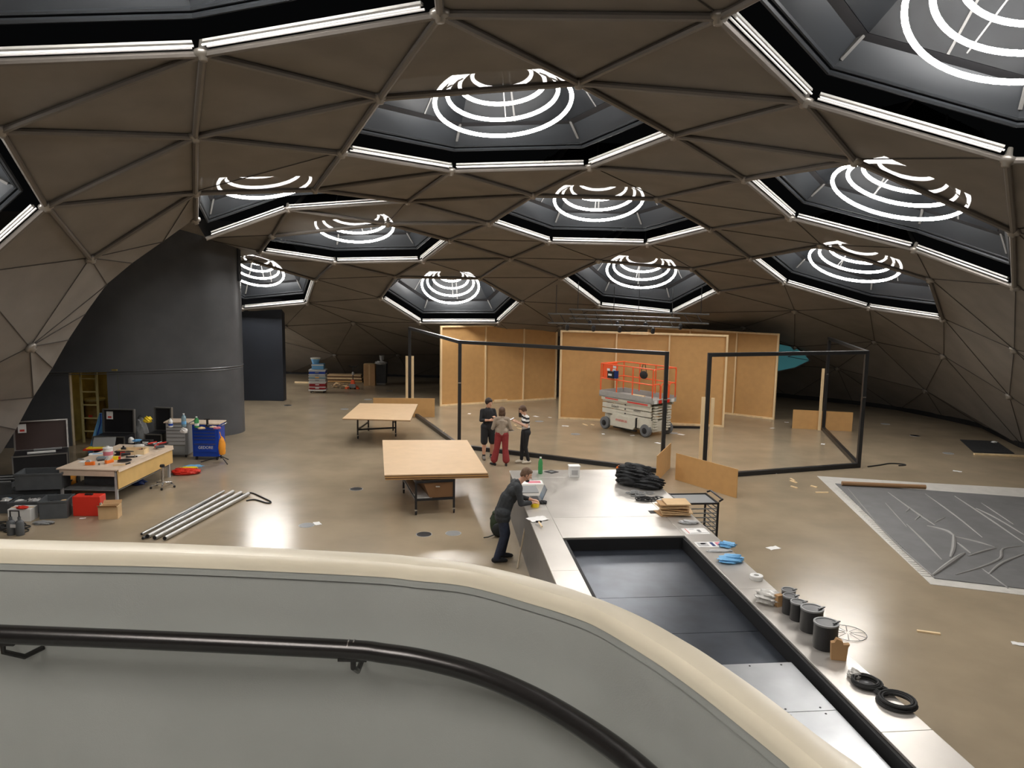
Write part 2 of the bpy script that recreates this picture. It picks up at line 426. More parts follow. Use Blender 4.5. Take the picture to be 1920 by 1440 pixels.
for e, ns in used_e.items():
    a, b = pos[e[0]], pos[e[1]]
    n_ = sum(ns, V(0, 0, 0)).normalized() if ns else V(0, 0, -1)
    k = tuple(sorted((inv.get(e[0], -1), inv.get(e[1], -2))))
    if a.z < 0.05 and b.z < 0.05: continue
    big = k in knownset
    if max(a.y, b.y) < 6.2: continue
    if len(ns) == 1 and not big: continue
    off = n_ * (0.045 if big else 0.012) - CO
    MB().tube([a + off, b + off], 0.05 if big else 0.009, 8 if big else 5).obj('strut' if big else 'seam_rod', 'strut_steel' if big else 'seam', ceiling, smooth=big)
node_me = None
for n in names:
    p = ND[n]
    if p.z < 0.1 or p.y < 6.4 or n[0] in 'm' or n in ('f4', 's0', 'x1', 'y0', 'y1', 'x0'): continue
    if node_me is None:
        node_me = MB().lathe([(0.001, -0.10), (0.05, -0.10), (0.06, -0.06), (0.10, -0.05), (0.12, -0.02), (0.12, 0.02), (0.05, 0.05), (0.03, 0.16), (0.001, 0.16)], n=12).mesh('node', 'node_steel', True)
    o = bpy.data.objects.new('node', node_me); C.objects.link(o); o.parent = ceiling
    nn = V(0, 0, 1)
    for e, ns in used_e.items():
        if inv.get(e[0]) == idx[n] or inv.get(e[1]) == idx[n]: nn = nn - sum(ns, V(0, 0, 0)) * 0.5
    nn.normalize()
    o.location = p - nn * 0.03 - CO; o.rotation_mode = 'QUATERNION'; o.rotation_quaternion = V(0, 0, 1).rotation_difference(nn)
# curled hem of the skin where it opens into the side bay
hem = ['f4', 'f5', 'm0', 'm1', 'm6', 'm2', 'm7', 'm3', 'm8', 'm4', 'm5']
hm = MB(); pr = []
for i, n in enumerate(hem):
    p = ND[n]
    out = V(-1, 0.15, 0.25).normalized()
    pr.append([p - CO, p + V(0, .22, 0) + out * 0.12 - CO, p + V(0, .40, 0) + out * 0.45 - CO, p + V(0, .42, 0) + out * 1.6 - CO])
vs_ = [q for row in pr for q in row]; fs = []
for i in range(len(hem) - 1):
    for j in range(3): fs.append((i * 4 + j, i * 4 + j + 1, i * 4 + j + 5, i * 4 + j + 4))
hm.add(vs_, fs).obj('hem', 'mesh_fabric', ceiling, smooth=True)
# black shadow gap and rail along the foot of the skin
foot = ['z0', 'z1', 'z2', 't0', 't1', 't2', 't3', 't4', 't5', 't6', 't7', 't8', 't9', 'u0', 'u1', 'u2']
bb = bpy.data.objects.new('baseboard_back', None); C.objects.link(bb); struct(bb, 'black skirting channel along the foot of the fabric dome', 'baseboard')
for a, b in zip(foot, foot[1:]):
    A = ND[a] + (V(1, 18, 0) - ND[a].xy.to_3d()).normalized() * 0.12; B = ND[b] + (V(1, 18, 0) - ND[b].xy.to_3d()).normalized() * 0.12
    MB().bar(A + V(0, 0, .09), B + V(0, 0, .09), 0.2, 0.18).obj('channel', 'black_gap', bb)
    MB().tube([A + V(0, 0, .2), B + V(0, 0, .2)], 0.025, 6).obj('rail', 'seam_metal', bb)
# the hall goes on behind the photographer
rear = MB()
rear.quad((-12, 5.0, 8.55), (14, 5.0, 8.55), (14, -10, 8.55), (-12, -10, 8.55), 0.05)
struct(rear.obj('ceiling_rear', 'fabric_rear'), 'plain brown ceiling behind the viewing ramp', 'ceiling')
struct(MB().quad((-12, -10, 0), (-12, -10, 8.6), (14, -10, 8.6), (14, -10, 0), .1).obj('wall_rear', 'fabric_rear'), 'brown wall behind the viewing ramp', 'wall')
struct(MB().quad((-12, -10, 0), (-12, 9, 0), (-12, 9, 8.6), (-12, -10, 8.6), .1).obj('wall_left', 'fabric_rear'), 'brown side wall beside the viewing ramp', 'wall')
struct(MB().quad((14, -10, 0), (14, -10, 8.6), (14, 9, 8.6), (14, 9, 0), .1).obj('wall_right', 'fabric_rear'), 'brown side wall past the dark mat', 'wall')

# ---- skylight nozzles, their spiral ring lamps and fluorescent tubes
def hexdesc(c):
    return {'a': 'above the board-topped tables', 'b': 'over the scissor lift', 'c': 'above the lighting truss', 'd': 'low over the tall panels', 'e': 'above the blue crate trolley',
            'f': 'touching the rounded wall top', 'g': 'half behind the rounded wall', 'h': 'above the grey sheet', 'i': 'low over the black frame',
            'j': 'over the steel counter', 'k': 'over the curved parapet', 'l': 'in the side slope'}[c]
def nozzle(key):
    P = [ND[n] for n in HEX[key]]
    c = sum(P, V(0, 0, 0)) / 6
    n_ = V(0, 0, 0)
    for i in range(6): n_ += (P[i] - c).cross(P[(i + 1) % 6] - c)
    n_.normalize()
    if n_.dot(V(0, 14, 2) - c) > 0: n_ = -n_
    t = bpy.data.objects.new('window_%d' % (list(HEX).index(key) + 1), None); C.objects.link(t); t.location = c
    struct(t, 'hexagonal black skylight funnel ' + hexdesc(key), 'skylight')
    Q = [p - c for p in P]
    def ring(k, h): return [q * k + n_ * h for q in Q]
    def band(a, b, name, m_, split=False):
        if split:
            for i in range(6):
                j = (i + 1) % 6
                MB().quad(a[i], a[j], b[j], b[i], 0.02).obj(name, m_, t)
        else:
            x = MB()
            for i in range(6):
                j = (i + 1) % 6; x.quad(a[i], a[j], b[j], b[i], 0.015)
            x.obj(name, m_, t)
    lip = MB()
    for k, h, r_ in ((.905, .33, .035), (.885, .40, .03)):
        rr = ring(k, h)
        for i in range(6): lip.tube([rr[i], rr[(i + 1) % 6]], r_, 6)
    lip.obj('lip', 'nozzle_lip', t)
    band(ring(.885, .40), ring(.80, .74), 'collar', 'nozzle_lip', True)
    band(ring(.80, .74), ring(.74, .78), 'ledge', 'nozzle_black')
    band(ring(.74, .78), ring(.46, 1.75), 'side_panel', 'nozzle_panel', True)
    a = ring(.74, .78); b = ring(.46, 1.75); lo = ring(.86, .50)
    for i in range(6):
        MB().bar(lo[i], b[i], 0.05, 0.10, n_).obj('rib', 'nozzle_rib', t)
        j = (i + 1) % 6
        MB().bar((a[i] + a[j]) / 2, (b[i] + b[j]) / 2, 0.035, 0.06, n_).obj('rib', 'nozzle_rib', t)
    g = MB(); g.add([q for q in b], [tuple(range(6))]); g.obj('pane', 'nozzle_glass', t)
    for k in (.2, .45, .7):
        A = b[0].lerp(b[5], k); B_ = b[3].lerp(b[2], 1 - k) if False else b[2].lerp(b[3], k)
        MB().bar(A - n_ * .03, B_ - n_ * .03, 0.04, 0.08, n_).obj('louvre', 'nozzle_lip', t)
    # ring lamp
    lamp = thing('ring_lamp', 'white glowing concentric ring lamp in the skylight ' + hexdesc(key), 'lamp', c + n_ * 0.6, 0, 'concentric ring lamps in the skylights')
    s_ = sum(q.length for q in Q) / 6 / 3.0
    for k, (r_, h, ex) in enumerate(((1.27, 0.0, 11), (1.03, .16, 9), (.79, .32, 7), (.55, .48, 4))):
        nn = n_.copy(); nn.rotate(Matrix.Rotation(R(-ex), 3, 'X'))
        x = nn.cross(V(0, 1, 0)).normalized(); y = nn.cross(x)
        pts = [n_ * h + x * (r_ * s_ * math.cos(2 * math.pi * i / 56)) + y * (r_ * s_ * math.sin(2 * math.pi * i / 56)) for i in range(56)]
        MB().tube(pts, 0.036, 8, closed=True).obj('ring', 'ring_light', lamp, smooth=True)
    for i in range(3):
        an = 2 * math.pi * i / 3 + .5
        x = n_.cross(V(0, 1, 0)).normalized(); y = n_.cross(x)
        dr = x * math.cos(an) + y * math.sin(an)
        MB().tube([dr * 1.27 * s_ + n_ * .05, dr * .5 * s_ + n_ * .52, dr * .42 * s_ + n_ * 1.1], 0.012, 5).obj('hanger', 'nozzle_rib', lamp)
    # twin fluorescent tubes along the far edges
    for i, j in {'k': ((0, 1), (1, 2)), 'j': ((0, 1), (1, 2)), 'l': ((1, 2),), 'f': ((2, 3), (3, 4)), 'g': ((1, 2), (2, 3))}.get(key, ((1, 2), (2, 3), (3, 4))):
        A, B_ = P[i], P[j]
        inn = (c - (A + B_) / 2).normalized()
        o_ = inn * 0.10 + n_ * 0.02
        m_ = (A + B_) / 2
        dr = (B_ - A).normalized(); L = (B_ - A).length / 2 - 0.14
        tl = thing('tube_light', 'tube light on the ' + {1: 'core-wall', 2: 'back-wall', 3: 'grey-sheet', 0: 'bay'}[i] + ' side rim of the skylight ' + hexdesc(key), 'lamp', m_ + o_, 0, 'tube lights on skylight rims')
        MB().bar(dr * -L + n_ * .05, dr * L + n_ * .05, 0.07, 0.03, n_).obj('body', 'white_metal', tl)
        for s2 in (-1, 1):
            k2 = -.02 if key != 'k' else .0
            MB().tube([dr * -L + inn * (.035 * s2) - n_ * .005, dr * L + inn * (.035 * s2) - n_ * .005], 0.014, 6).obj('tube', 'tube_light', tl, smooth=True)
for key in HEX: nozzle(key)
# unseen ring lamps added to light the parapet and the back-left corner
for x, y, z, lb_ in ((-3.0, -1.0, 8.0, 'added concentric ring lamp, out of view, hanging over the viewing ramp'), (1.5, -5.5, 8.0, 'added concentric ring lamp, out of view, hanging before the rear wall'), (-13.6, 33.6, 3.0, 'added concentric ring lamp, out of view, hanging behind the slab wall')):
    lamp = thing('ring_lamp', lb_, 'lamp', (x, y, z), 0, 'added ring lamps hung without a skylight')
    for r_, h in ((1.27, 0), (1.02, .12), (.77, .24), (.5, .36)):
        MB().tube([V(r_ * math.cos(2 * math.pi * i / 40), r_ * math.sin(2 * math.pi * i / 40), h) for i in range(40)], .042, 6, closed=True).obj('ring', 'ring_light', lamp, smooth=True)
    MB().tube([V(.5, 0, .36), V(.5, 0, .55)], .012, 5).obj('hanger', 'nozzle_rib', lamp)

# ---- rounded dark wall of the stair core
path = [(-17, 21.2), (-14.2, 21.9), (-12.0, 22.5), (-10.9, 22.95), (-10.1, 23.35), (-9.4, 23.75), (-8.95, 24.25), (-8.78, 24.75), (-8.95, 25.3), (-9.5, 25.8), (-10.6, 26.3)]
def smoothpath(p, n=6):
    out = []
    P = [Vector(q) for q in p]
    for i in range(len(P) - 1):
        p0 = P[max(i - 1, 0)]; p1 = P[i]; p2 = P[i + 1]; p3 = P[min(i + 2, len(P) - 1)]
        for k in range(n):
            t = k / n
            out.append(0.5 * ((2 * p1) + (p2 - p0) * t + (2 * p0 - 5 * p1 + 4 * p2 - p3) * t * t + (3 * p1 - p0 - 3 * p2 + p3) * t ** 3))
    out.append(P[-1]); return out
sp = smoothpath(path, 6)
dx0, dx1 = G(124, 800, 1.6).x, None
core = bpy.data.objects.new('wall_core', None); C.objects.link(core); core.location = (-11, 24, 0)
struct(core, 'tall rounded dark grey wall of the stair core', 'wall')
CC = V(-11, 24, 0)
DOOR0, DOOR1 = -12.95, -11.98     # x range of the doorway
def strip(pts, z0, z1, th=0.22):
    m_ = MB(); n = len(pts)
    vs_ = []
    for i, p in enumerate(pts):
        t = (pts[min(i + 1, n - 1)] - pts[max(i - 1, 0)]).normalized(); nr = V(-t.y, t.x)
        a = p; b = p + nr * th
        vs_ += [V(a.x, a.y, z0) - CC, V(a.x, a.y, z1) - CC, V(b.x, b.y, z1) - CC, V(b.x, b.y, z0) - CC]
    fs = [(0, 1, 2, 3), tuple(4 * (n - 1) + k for k in (3, 2, 1, 0))]
    for i in range(n - 1):
        for k in range(4): fs.append((4 * i + k, 4 * (i + 1) + k, 4 * (i + 1) + (k + 1) % 4, 4 * i + (k + 1) % 4))
    return m_.add(vs_, fs)
left_ = [p for p in sp if p.x < DOOR0]; right_ = [p for p in sp if p.x > DOOR1]
def at_x(x):
    for a, b in zip(sp, sp[1:]):
        if a.x <= x <= b.x: return a.lerp(b, (x - a.x) / (b.x - a.x))
left_.append(at_x(DOOR0)); right_.insert(0, at_x(DOOR1))
DH = 2.2
strip(sp, DH, 6.75).obj('upper_cladding', 'dark_wall', core, smooth=True)
strip(left_, 0, DH).obj('lower_cladding', 'dark_wall', core, smooth=True)
strip(right_, 0, DH).obj('lower_cladding', 'dark_wall', core, smooth=True)
MB().tube([V(p.x + .0, p.y - .02, DH) - CC for p in sp], .022, 6).obj('seam_strip', 'seam_metal', core, smooth=True)
MB().tube([V(p.x + .0, p.y - .02, DH - .07) - CC for p in sp], .012, 6).obj('seam_strip', 'seam_metal', core, smooth=True)
MB().box(V(-8.78, 24.75, 5.45) - CC, (.08, .22, 1.1)).obj('vent_grille', 'slab_wall', core)
struct(MB().box((-14.6, 25.9, 2.05), (8.0, .3, 4.1)).obj('wall_bay', 'slab_wall'), 'dark inner wall closing the side bay', 'wall')
# second free-standing slab
sb = G(532, 752)
slab = MB().box((sb.x - 1.55, sb.y + .2, 2.1), (3.1, .4, 4.2)).obj('wall_slab', 'slab_wall', bevel=.01)
struct(slab, 'flat blue-black slab wall behind the rounded wall', 'wall')
# stair room seen through the doorway
rm = bpy.data.objects.new('door_1', None); C.objects.link(rm); rm.location = (-12.45, 22.4, 0)
struct(rm, 'open doorway in the rounded wall with a dim yellow store behind', 'door')
RO = V(-12.45, 22.4, 0)
MB().box((-.05, 1.75, 1.1), (1.6, .06, 2.2)).obj('back_wall', 'yellow_wall', rm)
MB().box((.72, .95, 1.1), (.06, 1.5, 2.2)).obj('side_wall', 'green_wall', rm)
MB().box((-.82, .95, 1.1), (.06, 1.5, 2.2)).obj('side_wall', 'yellow_wall', rm)
MB().box((-.05, .95, 2.24), (1.6, 1.6, .05)).obj('lintel', 'yellow_wall', rm)
MB().box((-.62, -.1, 1.08), (.28, .10, 2.16)).obj('door_leaf', 'pine_grey', rm, bevel=.008)
MB().box((-.62, -.17, 1.0), (.03, .06, .14)).obj('handle', 'chrome', rm)
bl = thing('bulb_lamp', 'small bare lamp lighting the store behind the doorway', 'lamp', (-12.3, 23.3, 2.1))
mat('bulb', (1, 1, 1), .4, emit=(1, .75, .3), estr=14)
MB().ellipsoid((0, 0, 0), (.05, .05, .06)).obj('bulb', 'bulb', bl, smooth=True)
MB().tube([V(0, 0, .05), V(0, 0, .12)], .02, 8).obj('socket', 'black_plastic', bl)
# cyan-lit window low in the back slope
ww = [G(1462, 690, 1.6) * 0 + D(1440, 640, 31.0), D(1490, 650, 30.6), D(1506, 660, 30.3), D(1519, 676, 30.2), D(1490, 690, 30.5), D(1440, 700, 31.0)]
wc = sum(ww, V(0, 0, 0)) / 6
win = bpy.data.objects.new('window_13', None); C.objects.link(win); win.location = wc
struct(win, 'faceted opening in the dark slope lit cyan from behind', 'window')
g = MB(); q = [p - wc + V(0, .0, 0) for p in ww]; g.add(q + [V(-.3, .5, .1)], [(i, (i + 1) % 6, 6) for i in range(6)]); g.obj('pane', 'teal_pane', win)
for i in range(6): MB().bar(q[i] + V(0, -.03, 0), q[(i + 1) % 6] + V(0, -.03, 0), .05, .05).obj('frame_bar', 'seam', win)
for i in (2, 3): MB().tube([V(0, .2, 0), q[i]], .012, 5).obj('glazing_bar', 'seam', win)

# ================================================================== viewing ramp in front: parapet and handrail
ZC = 4.1
outer_px = [(-420, 992), (0, 1007), (312, 1015), (677, 1032), (781, 1040), (880, 1052), (1005, 1080), (1117, 1115), (1210, 1155), (1292, 1200), (1340, 1229), (1432, 1293), (1554, 1385), (1633, 1440), (1800, 1570)]
inner_px = [(-420, 1012), (0, 1029), (312, 1036), (677, 1052), (781, 1061), (880, 1072), (1005, 1105), (1080, 1128), (1130, 1149), (1217, 1199), (1275, 1237), (1340, 1284), (1462, 1378), (1535, 1440), (1690, 1570)]
op = smoothpath([G(x, y, ZC).xy for x, y in outer_px], 5)
ip = smoothpath([G(x, y, ZC).xy for x, y in inner_px], 5)
wf = bpy.data.objects.new('wall_front', None); C.objects.link(wf); wf.location = (0, 2.4, 3.0)
struct(wf, 'curved grey parapet of the viewing ramp with a rounded cream coping', 'parapet')
WO = V(0, 2.4, 3.0)
def band3(rows, close=False):
    m_ = MB(); n = len(rows[0]); k = len(rows)
    vs_ = [Vector(q) - WO for row in rows for q in row]; fs = []
    for r_ in range(k if close else k - 1):
        for i in range(n - 1):
            a = r_ * n + i; b = ((r_ + 1) % k) * n + i
            fs.append((a, a + 1, b + 1, b))
    return m_.add(vs_, fs)
def offs(a, b, k):   # from the inner edge a towards b by k metres
    return [p + (q - p).normalized() * k for p, q in zip(a, b)]
def z3(ps, z): return [V(p.x, p.y, z) for p in ps]
i0 = ip; o0 = op
band3([z3(i0, ZC - .035), z3(offs(i0, o0, .002), ZC - .015), z3(offs(i0, o0, .012), ZC - .003), z3(offs(i0, o0, .03), ZC), z3(offs(o0, i0, .03), ZC), z3(offs(o0, i0, .01), ZC - .004), z3(o0, ZC - .02), z3(o0, ZC - .05), z3(i0, ZC - .05)], True).obj('coping', 'coping_cream', wf, smooth=True)
wi = offs(i0, o0, .012)
band3([z3(offs(i0, o0, .004), ZC - .05), z3(offs(i0, o0, .004), ZC - .075)]).obj('coping_underside', 'parapet_grey', wf, smooth=True)
band3([z3(offs(i0, o0, .022), ZC - .075), z3(offs(i0, o0, .022), ZC - .08)]).obj('shadow_groove', 'black_gap', wf, smooth=True)
band3([z3(wi, ZC - .08), z3(wi, 3.0)]).obj('inner_face', 'parapet_grey', wf, smooth=True)
band3([z3(offs(o0, i0, .01), 2.6), z3(offs(o0, i0, .01), ZC - .05)]).obj('outer_face', 'parapet_grey', wf, smooth=True)
rpoly = [(p.x, p.y) for p in wi] + [(1.6, -3), (-3.4, -3)]
rampf = MB().prism(rpoly, 2.85, 3.05).obj('floor_ramp', 'parapet_grey'); struct(rampf, 'grey floor of the viewing ramp', 'floor')
rail_px = [(-420, 1172), (0, 1189), (300, 1201), (640, 1217), (720, 1225), (800, 1238), (900, 1265), (1000, 1308), (1100, 1367), (1200, 1442), (1330, 1570)]
ZR = 3.855
rp = smoothpath([G(x, y, ZR).xy for x, y in rail_px], 6)
hr = thing('handrail', 'dark polished tubular handrail fixed inside the curved parapet', 'handrail', (0, 2.4, 3.0))
MB().tube([V(p.x, p.y, ZR) - WO for p in rp], .030, 16).obj('rail', 'rail_dark', hr, smooth=True)
def brk(px, py):
    p = G(px, py, ZR); q = min(wi, key=lambda t: (t - p.xy).length)
    qq = V(q.x, q.y, ZR - .10) - WO; pp = p - WO
    b_ = MB().tube([pp + V(0, 0, -.02), pp + V(0, 0, -.06), pp.lerp(qq, .5) + V(0, 0, -.055), qq], .009, 8).obj('bracket', 'rail_dark', hr, smooth=True)
    MB().box(pp + V(0, 0, -.026), (.09, .035, .012)).obj('saddle', 'rail_dark', b_)
brk(662, 1218); brk(4, 1189)
for px in (654, 664):
    p = G(px, 1217.5, ZR) - WO
    MB().tube([p - V(.002, 0, 0), p + V(.002, 0, 0)], .0308, 16).obj('joint_ring', 'chrome', hr, smooth=True)

# ================================================================== steel counter round the moving-walkway pit
KO = G(955, 882, 1.0).xy
KU = V(0.106, -0.9944).normalized(); KT = V(-KU.y, KU.x)
def K(s, t, z): p = KO + KU * s + KT * t; return V(p.x, p.y, z)
KZ = math.atan2(KT.y, KT.x)
ct = thing('counter', 'long low steel-clad counter surrounding a dark sunken walkway pit', 'counter', K(0, 0, 0), KZ)
def cb(name, m_, s0, s1, t0, t1, z0, z1, bevel=0.0):   # local: x = t, y = -s
    return MB().box(((t0 + t1) / 2, -(s0 + s1) / 2, (z0 + z1) / 2), (t1 - t0, s1 - s0, z1 - z0)).obj(name, m_, ct, bevel=bevel)
SE = 13.2
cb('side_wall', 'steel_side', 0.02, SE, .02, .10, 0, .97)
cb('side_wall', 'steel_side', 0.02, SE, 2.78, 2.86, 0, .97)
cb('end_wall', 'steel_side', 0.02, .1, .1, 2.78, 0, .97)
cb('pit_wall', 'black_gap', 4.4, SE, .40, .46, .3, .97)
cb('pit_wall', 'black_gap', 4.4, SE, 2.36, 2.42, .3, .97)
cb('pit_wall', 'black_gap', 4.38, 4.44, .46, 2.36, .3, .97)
for a, b in ((0, .62), (.625, 3.37), (3.375, 4.42)): cb('cover_sheet', 'steel_sheet', a, b, .405, 2.395, .97, 1.0, .004)
for a, b in ((0, 2.9), (2.905, 5.8), (5.805, 9.0), (9.005, SE)): cb('rim_sheet', 'steel_sheet', a, b, 0, .40, .97, 1.0, .004)
for a, b in ((0, 3.3), (3.305, 6.6), (6.605, 9.9), (9.905, SE)): cb('rim_sheet', 'steel_sheet', a, b, 2.40, 2.9, .97, 1.0, .004)
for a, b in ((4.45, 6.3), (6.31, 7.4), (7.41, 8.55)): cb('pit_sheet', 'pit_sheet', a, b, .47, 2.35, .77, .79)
for a, b in ((8.36, 9.32), (9.33, 10.3), (10.31, 11.3), (11.31, SE)):
    l_ = cb('lid_sheet', 'lid_sheet', a, b, .48, 2.30, .86, .88)
    for t in (.62, 1.0, 1.4, 1.8, 2.16):
        for s in (a + .05, b - .05):
            MB().lathe([(.012, .0), (.009, .005), (.001, .006)], (t, -s, .88), 8).obj('rivet', 'black_metal', l_)
cb('slot', 'black_gap', 3.05, 3.22, 2.18, 2.62, 1.0, 1.003)

# ================================================================== black steel frames
def post_h(): return 3.27
P1 = D(768, 612, 29.2).xy; P2 = G(861, 840).xy; P3 = G(1241, 887).xy
P4 = V(5.05, 19.6); P5 = G(1609, 876).xy; P6 = V(11.05, 26.8)
def steel_frame(lbl, pts, zh):
    o = V(pts[1].x, pts[1].y, 0)
    t = thing('steel_gantry', lbl, 'frame', o, 0, 'black box-section frames')
    for i, p in enumerate(pts):
        q = V(p.x, p.y, 0) - o
        ps = MB().box(q + V(0, 0, zh / 2), (.10, .10, zh)).obj('post', 'frame_black', t, bevel=.006)
        if i != 0: MB().box(q + V(0, -.052, 2.0), (.09, .012, .03)).obj('clamp_plate', 'chrome', ps)
    for a, b in zip(pts, pts[1:]):
        A = V(a.x, a.y, 0) - o; B = V(b.x, b.y, 0) - o
        MB().bar(A + V(0, 0, zh - .05), B + V(0, 0, zh - .05), .10, .10).obj('top_beam', 'frame_black', t, bevel=.006)
        MB().bar(A + V(0, 0, .06), B + V(0, 0, .06), .12, .12).obj('floor_beam', 'frame_black', t, bevel=.006)
    return t
steel_frame('black steel frame standing behind the three talking people', [P1, P2, P3], 3.27)
steel_frame('black steel frame cornering beside the grey sheet', [P4, P5, P6], 3.30)
bp_ = D(1047, 745, 33.8)
t = thing('steel_post', 'lone black post in the gap between the tall framed panels', 'post', (bp_.x, bp_.y, 0))
MB().box((0, 0, 1.62), (.12, .12, 3.24)).obj('shaft', 'frame_black', t, bevel=.006)
MB().box((0, 0, .01), (.22, .22, .02)).obj('base_plate', 'frame_black', t)

# ================================================================== tall board partitions, seen from their framed side
def partition(lbl, A, B, h, studs, blocks):
    A = V(A.x, A.y, 0); B = V(B.x, B.y, 0); L = (B - A).length; an = math.atan2(B.y - A.y, B.x - A.x)
    t = thing('partition_wall', lbl, 'partition', A, an, 'tall framed board partitions')
    xs = [0] + [L * k for k in studs] + [L]
    for a, b in zip(xs, xs[1:]):
        MB().box(((a + b) / 2, .045, h / 2), (b - a - .004, .016, h - .01)).obj('panel', 'mdf', t)
    for a in xs:
        w_ = .07 if a in (0, L) else .05
        x = min(max(a, w_ / 2), L - w_ / 2)
        MB().box((x, .0, h / 2), (w_, .07, h - .13)).obj('stud', 'pine', t)
    MB().box((L / 2, 0, h - .033), (L, .075, .065)).obj('top_rail', 'pine', t)
    MB().box((L / 2, 0, .033), (L, .075, .065)).obj('bottom_rail', 'pine', t)
    for k, top in blocks:
        MB().box((L * k, -.05, h - .03 if top else .09), (.62, .03, .10)).obj('splice_block', 'pine', t)
    return t
partition('tall framed partition behind the man in black', G(825, 762), G(1042, 748), 3.25, (.37, .70), ((.58, True), (.5, False)))
partition('tall framed partition right behind the scissor lift', G(1047, 785), G(1357, 801), 3.30, (.345, .66), ((.48, True),))
partition('tall framed partition half hidden behind another, next to the cyan window', V(5.6, 31.9, 0), G(1452, 787), 3.27, (.345, .70), ((.42, True),))

# low boards and battens standing at the frame posts
def low_board(lbl, A, B, h, m_='mdf'):
    A = V(A.x, A.y, 0); B = V(B.x, B.y, 0); L = (B - A).length; an = math.atan2(B.y - A.y, B.x - A.x)
    o = MB().box((L / 2, 0, h / 2), (L, .018, h)).obj('board', m_, bevel=.002)
    o.location = A; o.rotation_euler = (0, 0, an); return tag(o, lbl, 'board', 'low boards around the frame posts')
low_board('low board standing edge-on at the frame opening behind the black cloth', G(1230, 905), G(1256, 877), .70)
low_board('low board standing slanted beside the stacked cardboard', G(1266, 899), G(1381, 934), .70, 'mdf')
low_board('low board on the floor beside the lone batten near the cyan window', G(1485, 803), G(1597, 809), .68)
low_board('low board half hidden behind the farther board-topped table', G(700, 781), G(815, 782), .70)
def batten(lbl, x, y, h, grp=None, rz=0.0):
    o = MB().box((0, 0, h / 2), (.09, .045, h)).obj('batten', 'pine', bevel=.003)
    o.location = (x, y, 0); o.rotation_euler = (0, 0, rz)
    return tag(o, lbl, 'batten', grp)
for dx in (-.11, .11): batten('upright pine batten of a pair at the farthest post of the wide frame', P1.x + dx + .02, P1.y - .13, 2.17, 'pair of battens behind the tables')
for dx, dh in ((-.13, .02), (.11, 0)): batten('upright pine batten of a pair above the slanted low board', P4.x + dx, P4.y - .10, 2.15 + dh, 'pair of battens above the slanted board')
batten('single upright pine batten next to the low board near the cyan window', P6.x - .17, P6.y - .08, 2.2)
st = MB().tube([G(970, 1066), D(995, 932, 14.0)], .016, 8).obj('wooden_stick', 'pine_grey', smooth=True)
tag(st, 'thin wooden stick leaning on the counter beside the man with the laptop', 'stick')

# ================================================================== rolling tables with board tops
def quadpts(px, z): return [G(x, y, z) for x, y in px]
def board_table(lbl, corners, ztop, layers, legs_local, extra=None):
    """corners: far-left, far-right, near-right, near-left world points of the top"""
    c = sum(corners, V(0, 0, 0)) / 4; o = V(c.x, c.y, 0)
    t = thing('board_table', lbl, 'table', o)
    z = ztop
    for k, th in enumerate(layers):
        q = [p - o + V(0, 0, 0) for p in corners]; sh = .006 * k
        poly = [(p.x + sh, p.y - sh) for p in q]
        MB().prism(poly, z - th, z).obj('board', 'mdf_pale' if k == 0 else ('mdf_edge' if k % 2 else 'mdf'), t)
        z -= th + .004
    for (x, y) in legs_local:
        lg = MB().box((x, y, (z + .12) / 2 + .0), (.045, .045, z - .12)).obj('leg', 'black_metal', t)
        cs = MB().lathe([(.055, -.018), (.06, -.01), (.06, .01), (.055, .018)], (x, y + .02, .06), 14, Matrix.Rotation(R(90), 4, 'Y')).obj('caster', 'black_rubber', t)
        MB().box((x, y, .115), (.05, .06, .03)).obj('fork', 'chrome', cs)
    xs = [p[0] for p in legs_local]; ys = [p[1] for p in legs_local]
    A, B, C_, D_ = [V(x, y, 0) for x, y in legs_local]
    for a, b in ((A, B), (B, C_), (C_, D_), (D_, A)):
        MB().bar(a + V(0, 0, z - .03), b + V(0, 0, z - .03), .04, .05).obj('frame_rail', 'black_metal', t)
    return t, o, z
cr = quadpts([(717, 825), (876, 825), (914.6, 886.6), (720.7, 890.7)], .87)
c = sum(cr, V(0, 0, 0)) / 4
def loc2(px, py, o): p = G(px, py); return (p.x - o.x, p.y - o.y)
lg = [loc2(757, 925, c), loc2(820, 932, c), loc2(851, 962, c), loc2(780, 966, c)]
t, o, z = board_table('big rolling table stacked with boards, nearer the steel counter', cr, .87, (.022, .012, .022, .022, .012), lg)
A, B, C_, D_ = [V(x, y, 0) for x, y in lg]
MB().bar(D_ + V(0, 0, .34), C_ + V(0, 0, .34), .04, .05).obj('frame_rail', 'black_metal', t)
MB().bar(A + V(0, 0, .34), D_ + V(0, 0, .34), .04, .05).obj('frame_rail', 'black_metal', t)
MB().bar(B + V(0, 0, .34), C_ + V(0, 0, .34), .04, .05).obj('frame_rail', 'black_metal', t)
MB().prism([(p.x, p.y) for p in (D_, D_.lerp(C_, .42), A.lerp(B, .42), A)], .365, .385).obj('shelf', 'white_metal', t)
bx_ = MB()
d0, d1 = D_.lerp(C_, .36), D_.lerp(C_, .97); a0, a1 = A.lerp(B, .3), A.lerp(B, .95)
top_ = [V(p.x, p.y, z - .06) for p in (D_.lerp(C_, .20), D_.lerp(C_, .99), A.lerp(B, .99), A.lerp(B, .2))]
bot_ = [V(p.x, p.y, .37) for p in (d0, d1, a1, a0)]
bx_.add([q for q in bot_ + top_], [(3, 2, 1, 0), (0, 1, 5, 4), (1, 2, 6, 5), (2, 3, 7, 6), (3, 0, 4, 7)])
bx_.obj('under_bin', 'mdf_edge', t)
MB().box(d0.lerp(d1, .35) + V(0, -.03, .62), (.09, .02, .03)).obj('bin_handle', 'chrome', t)
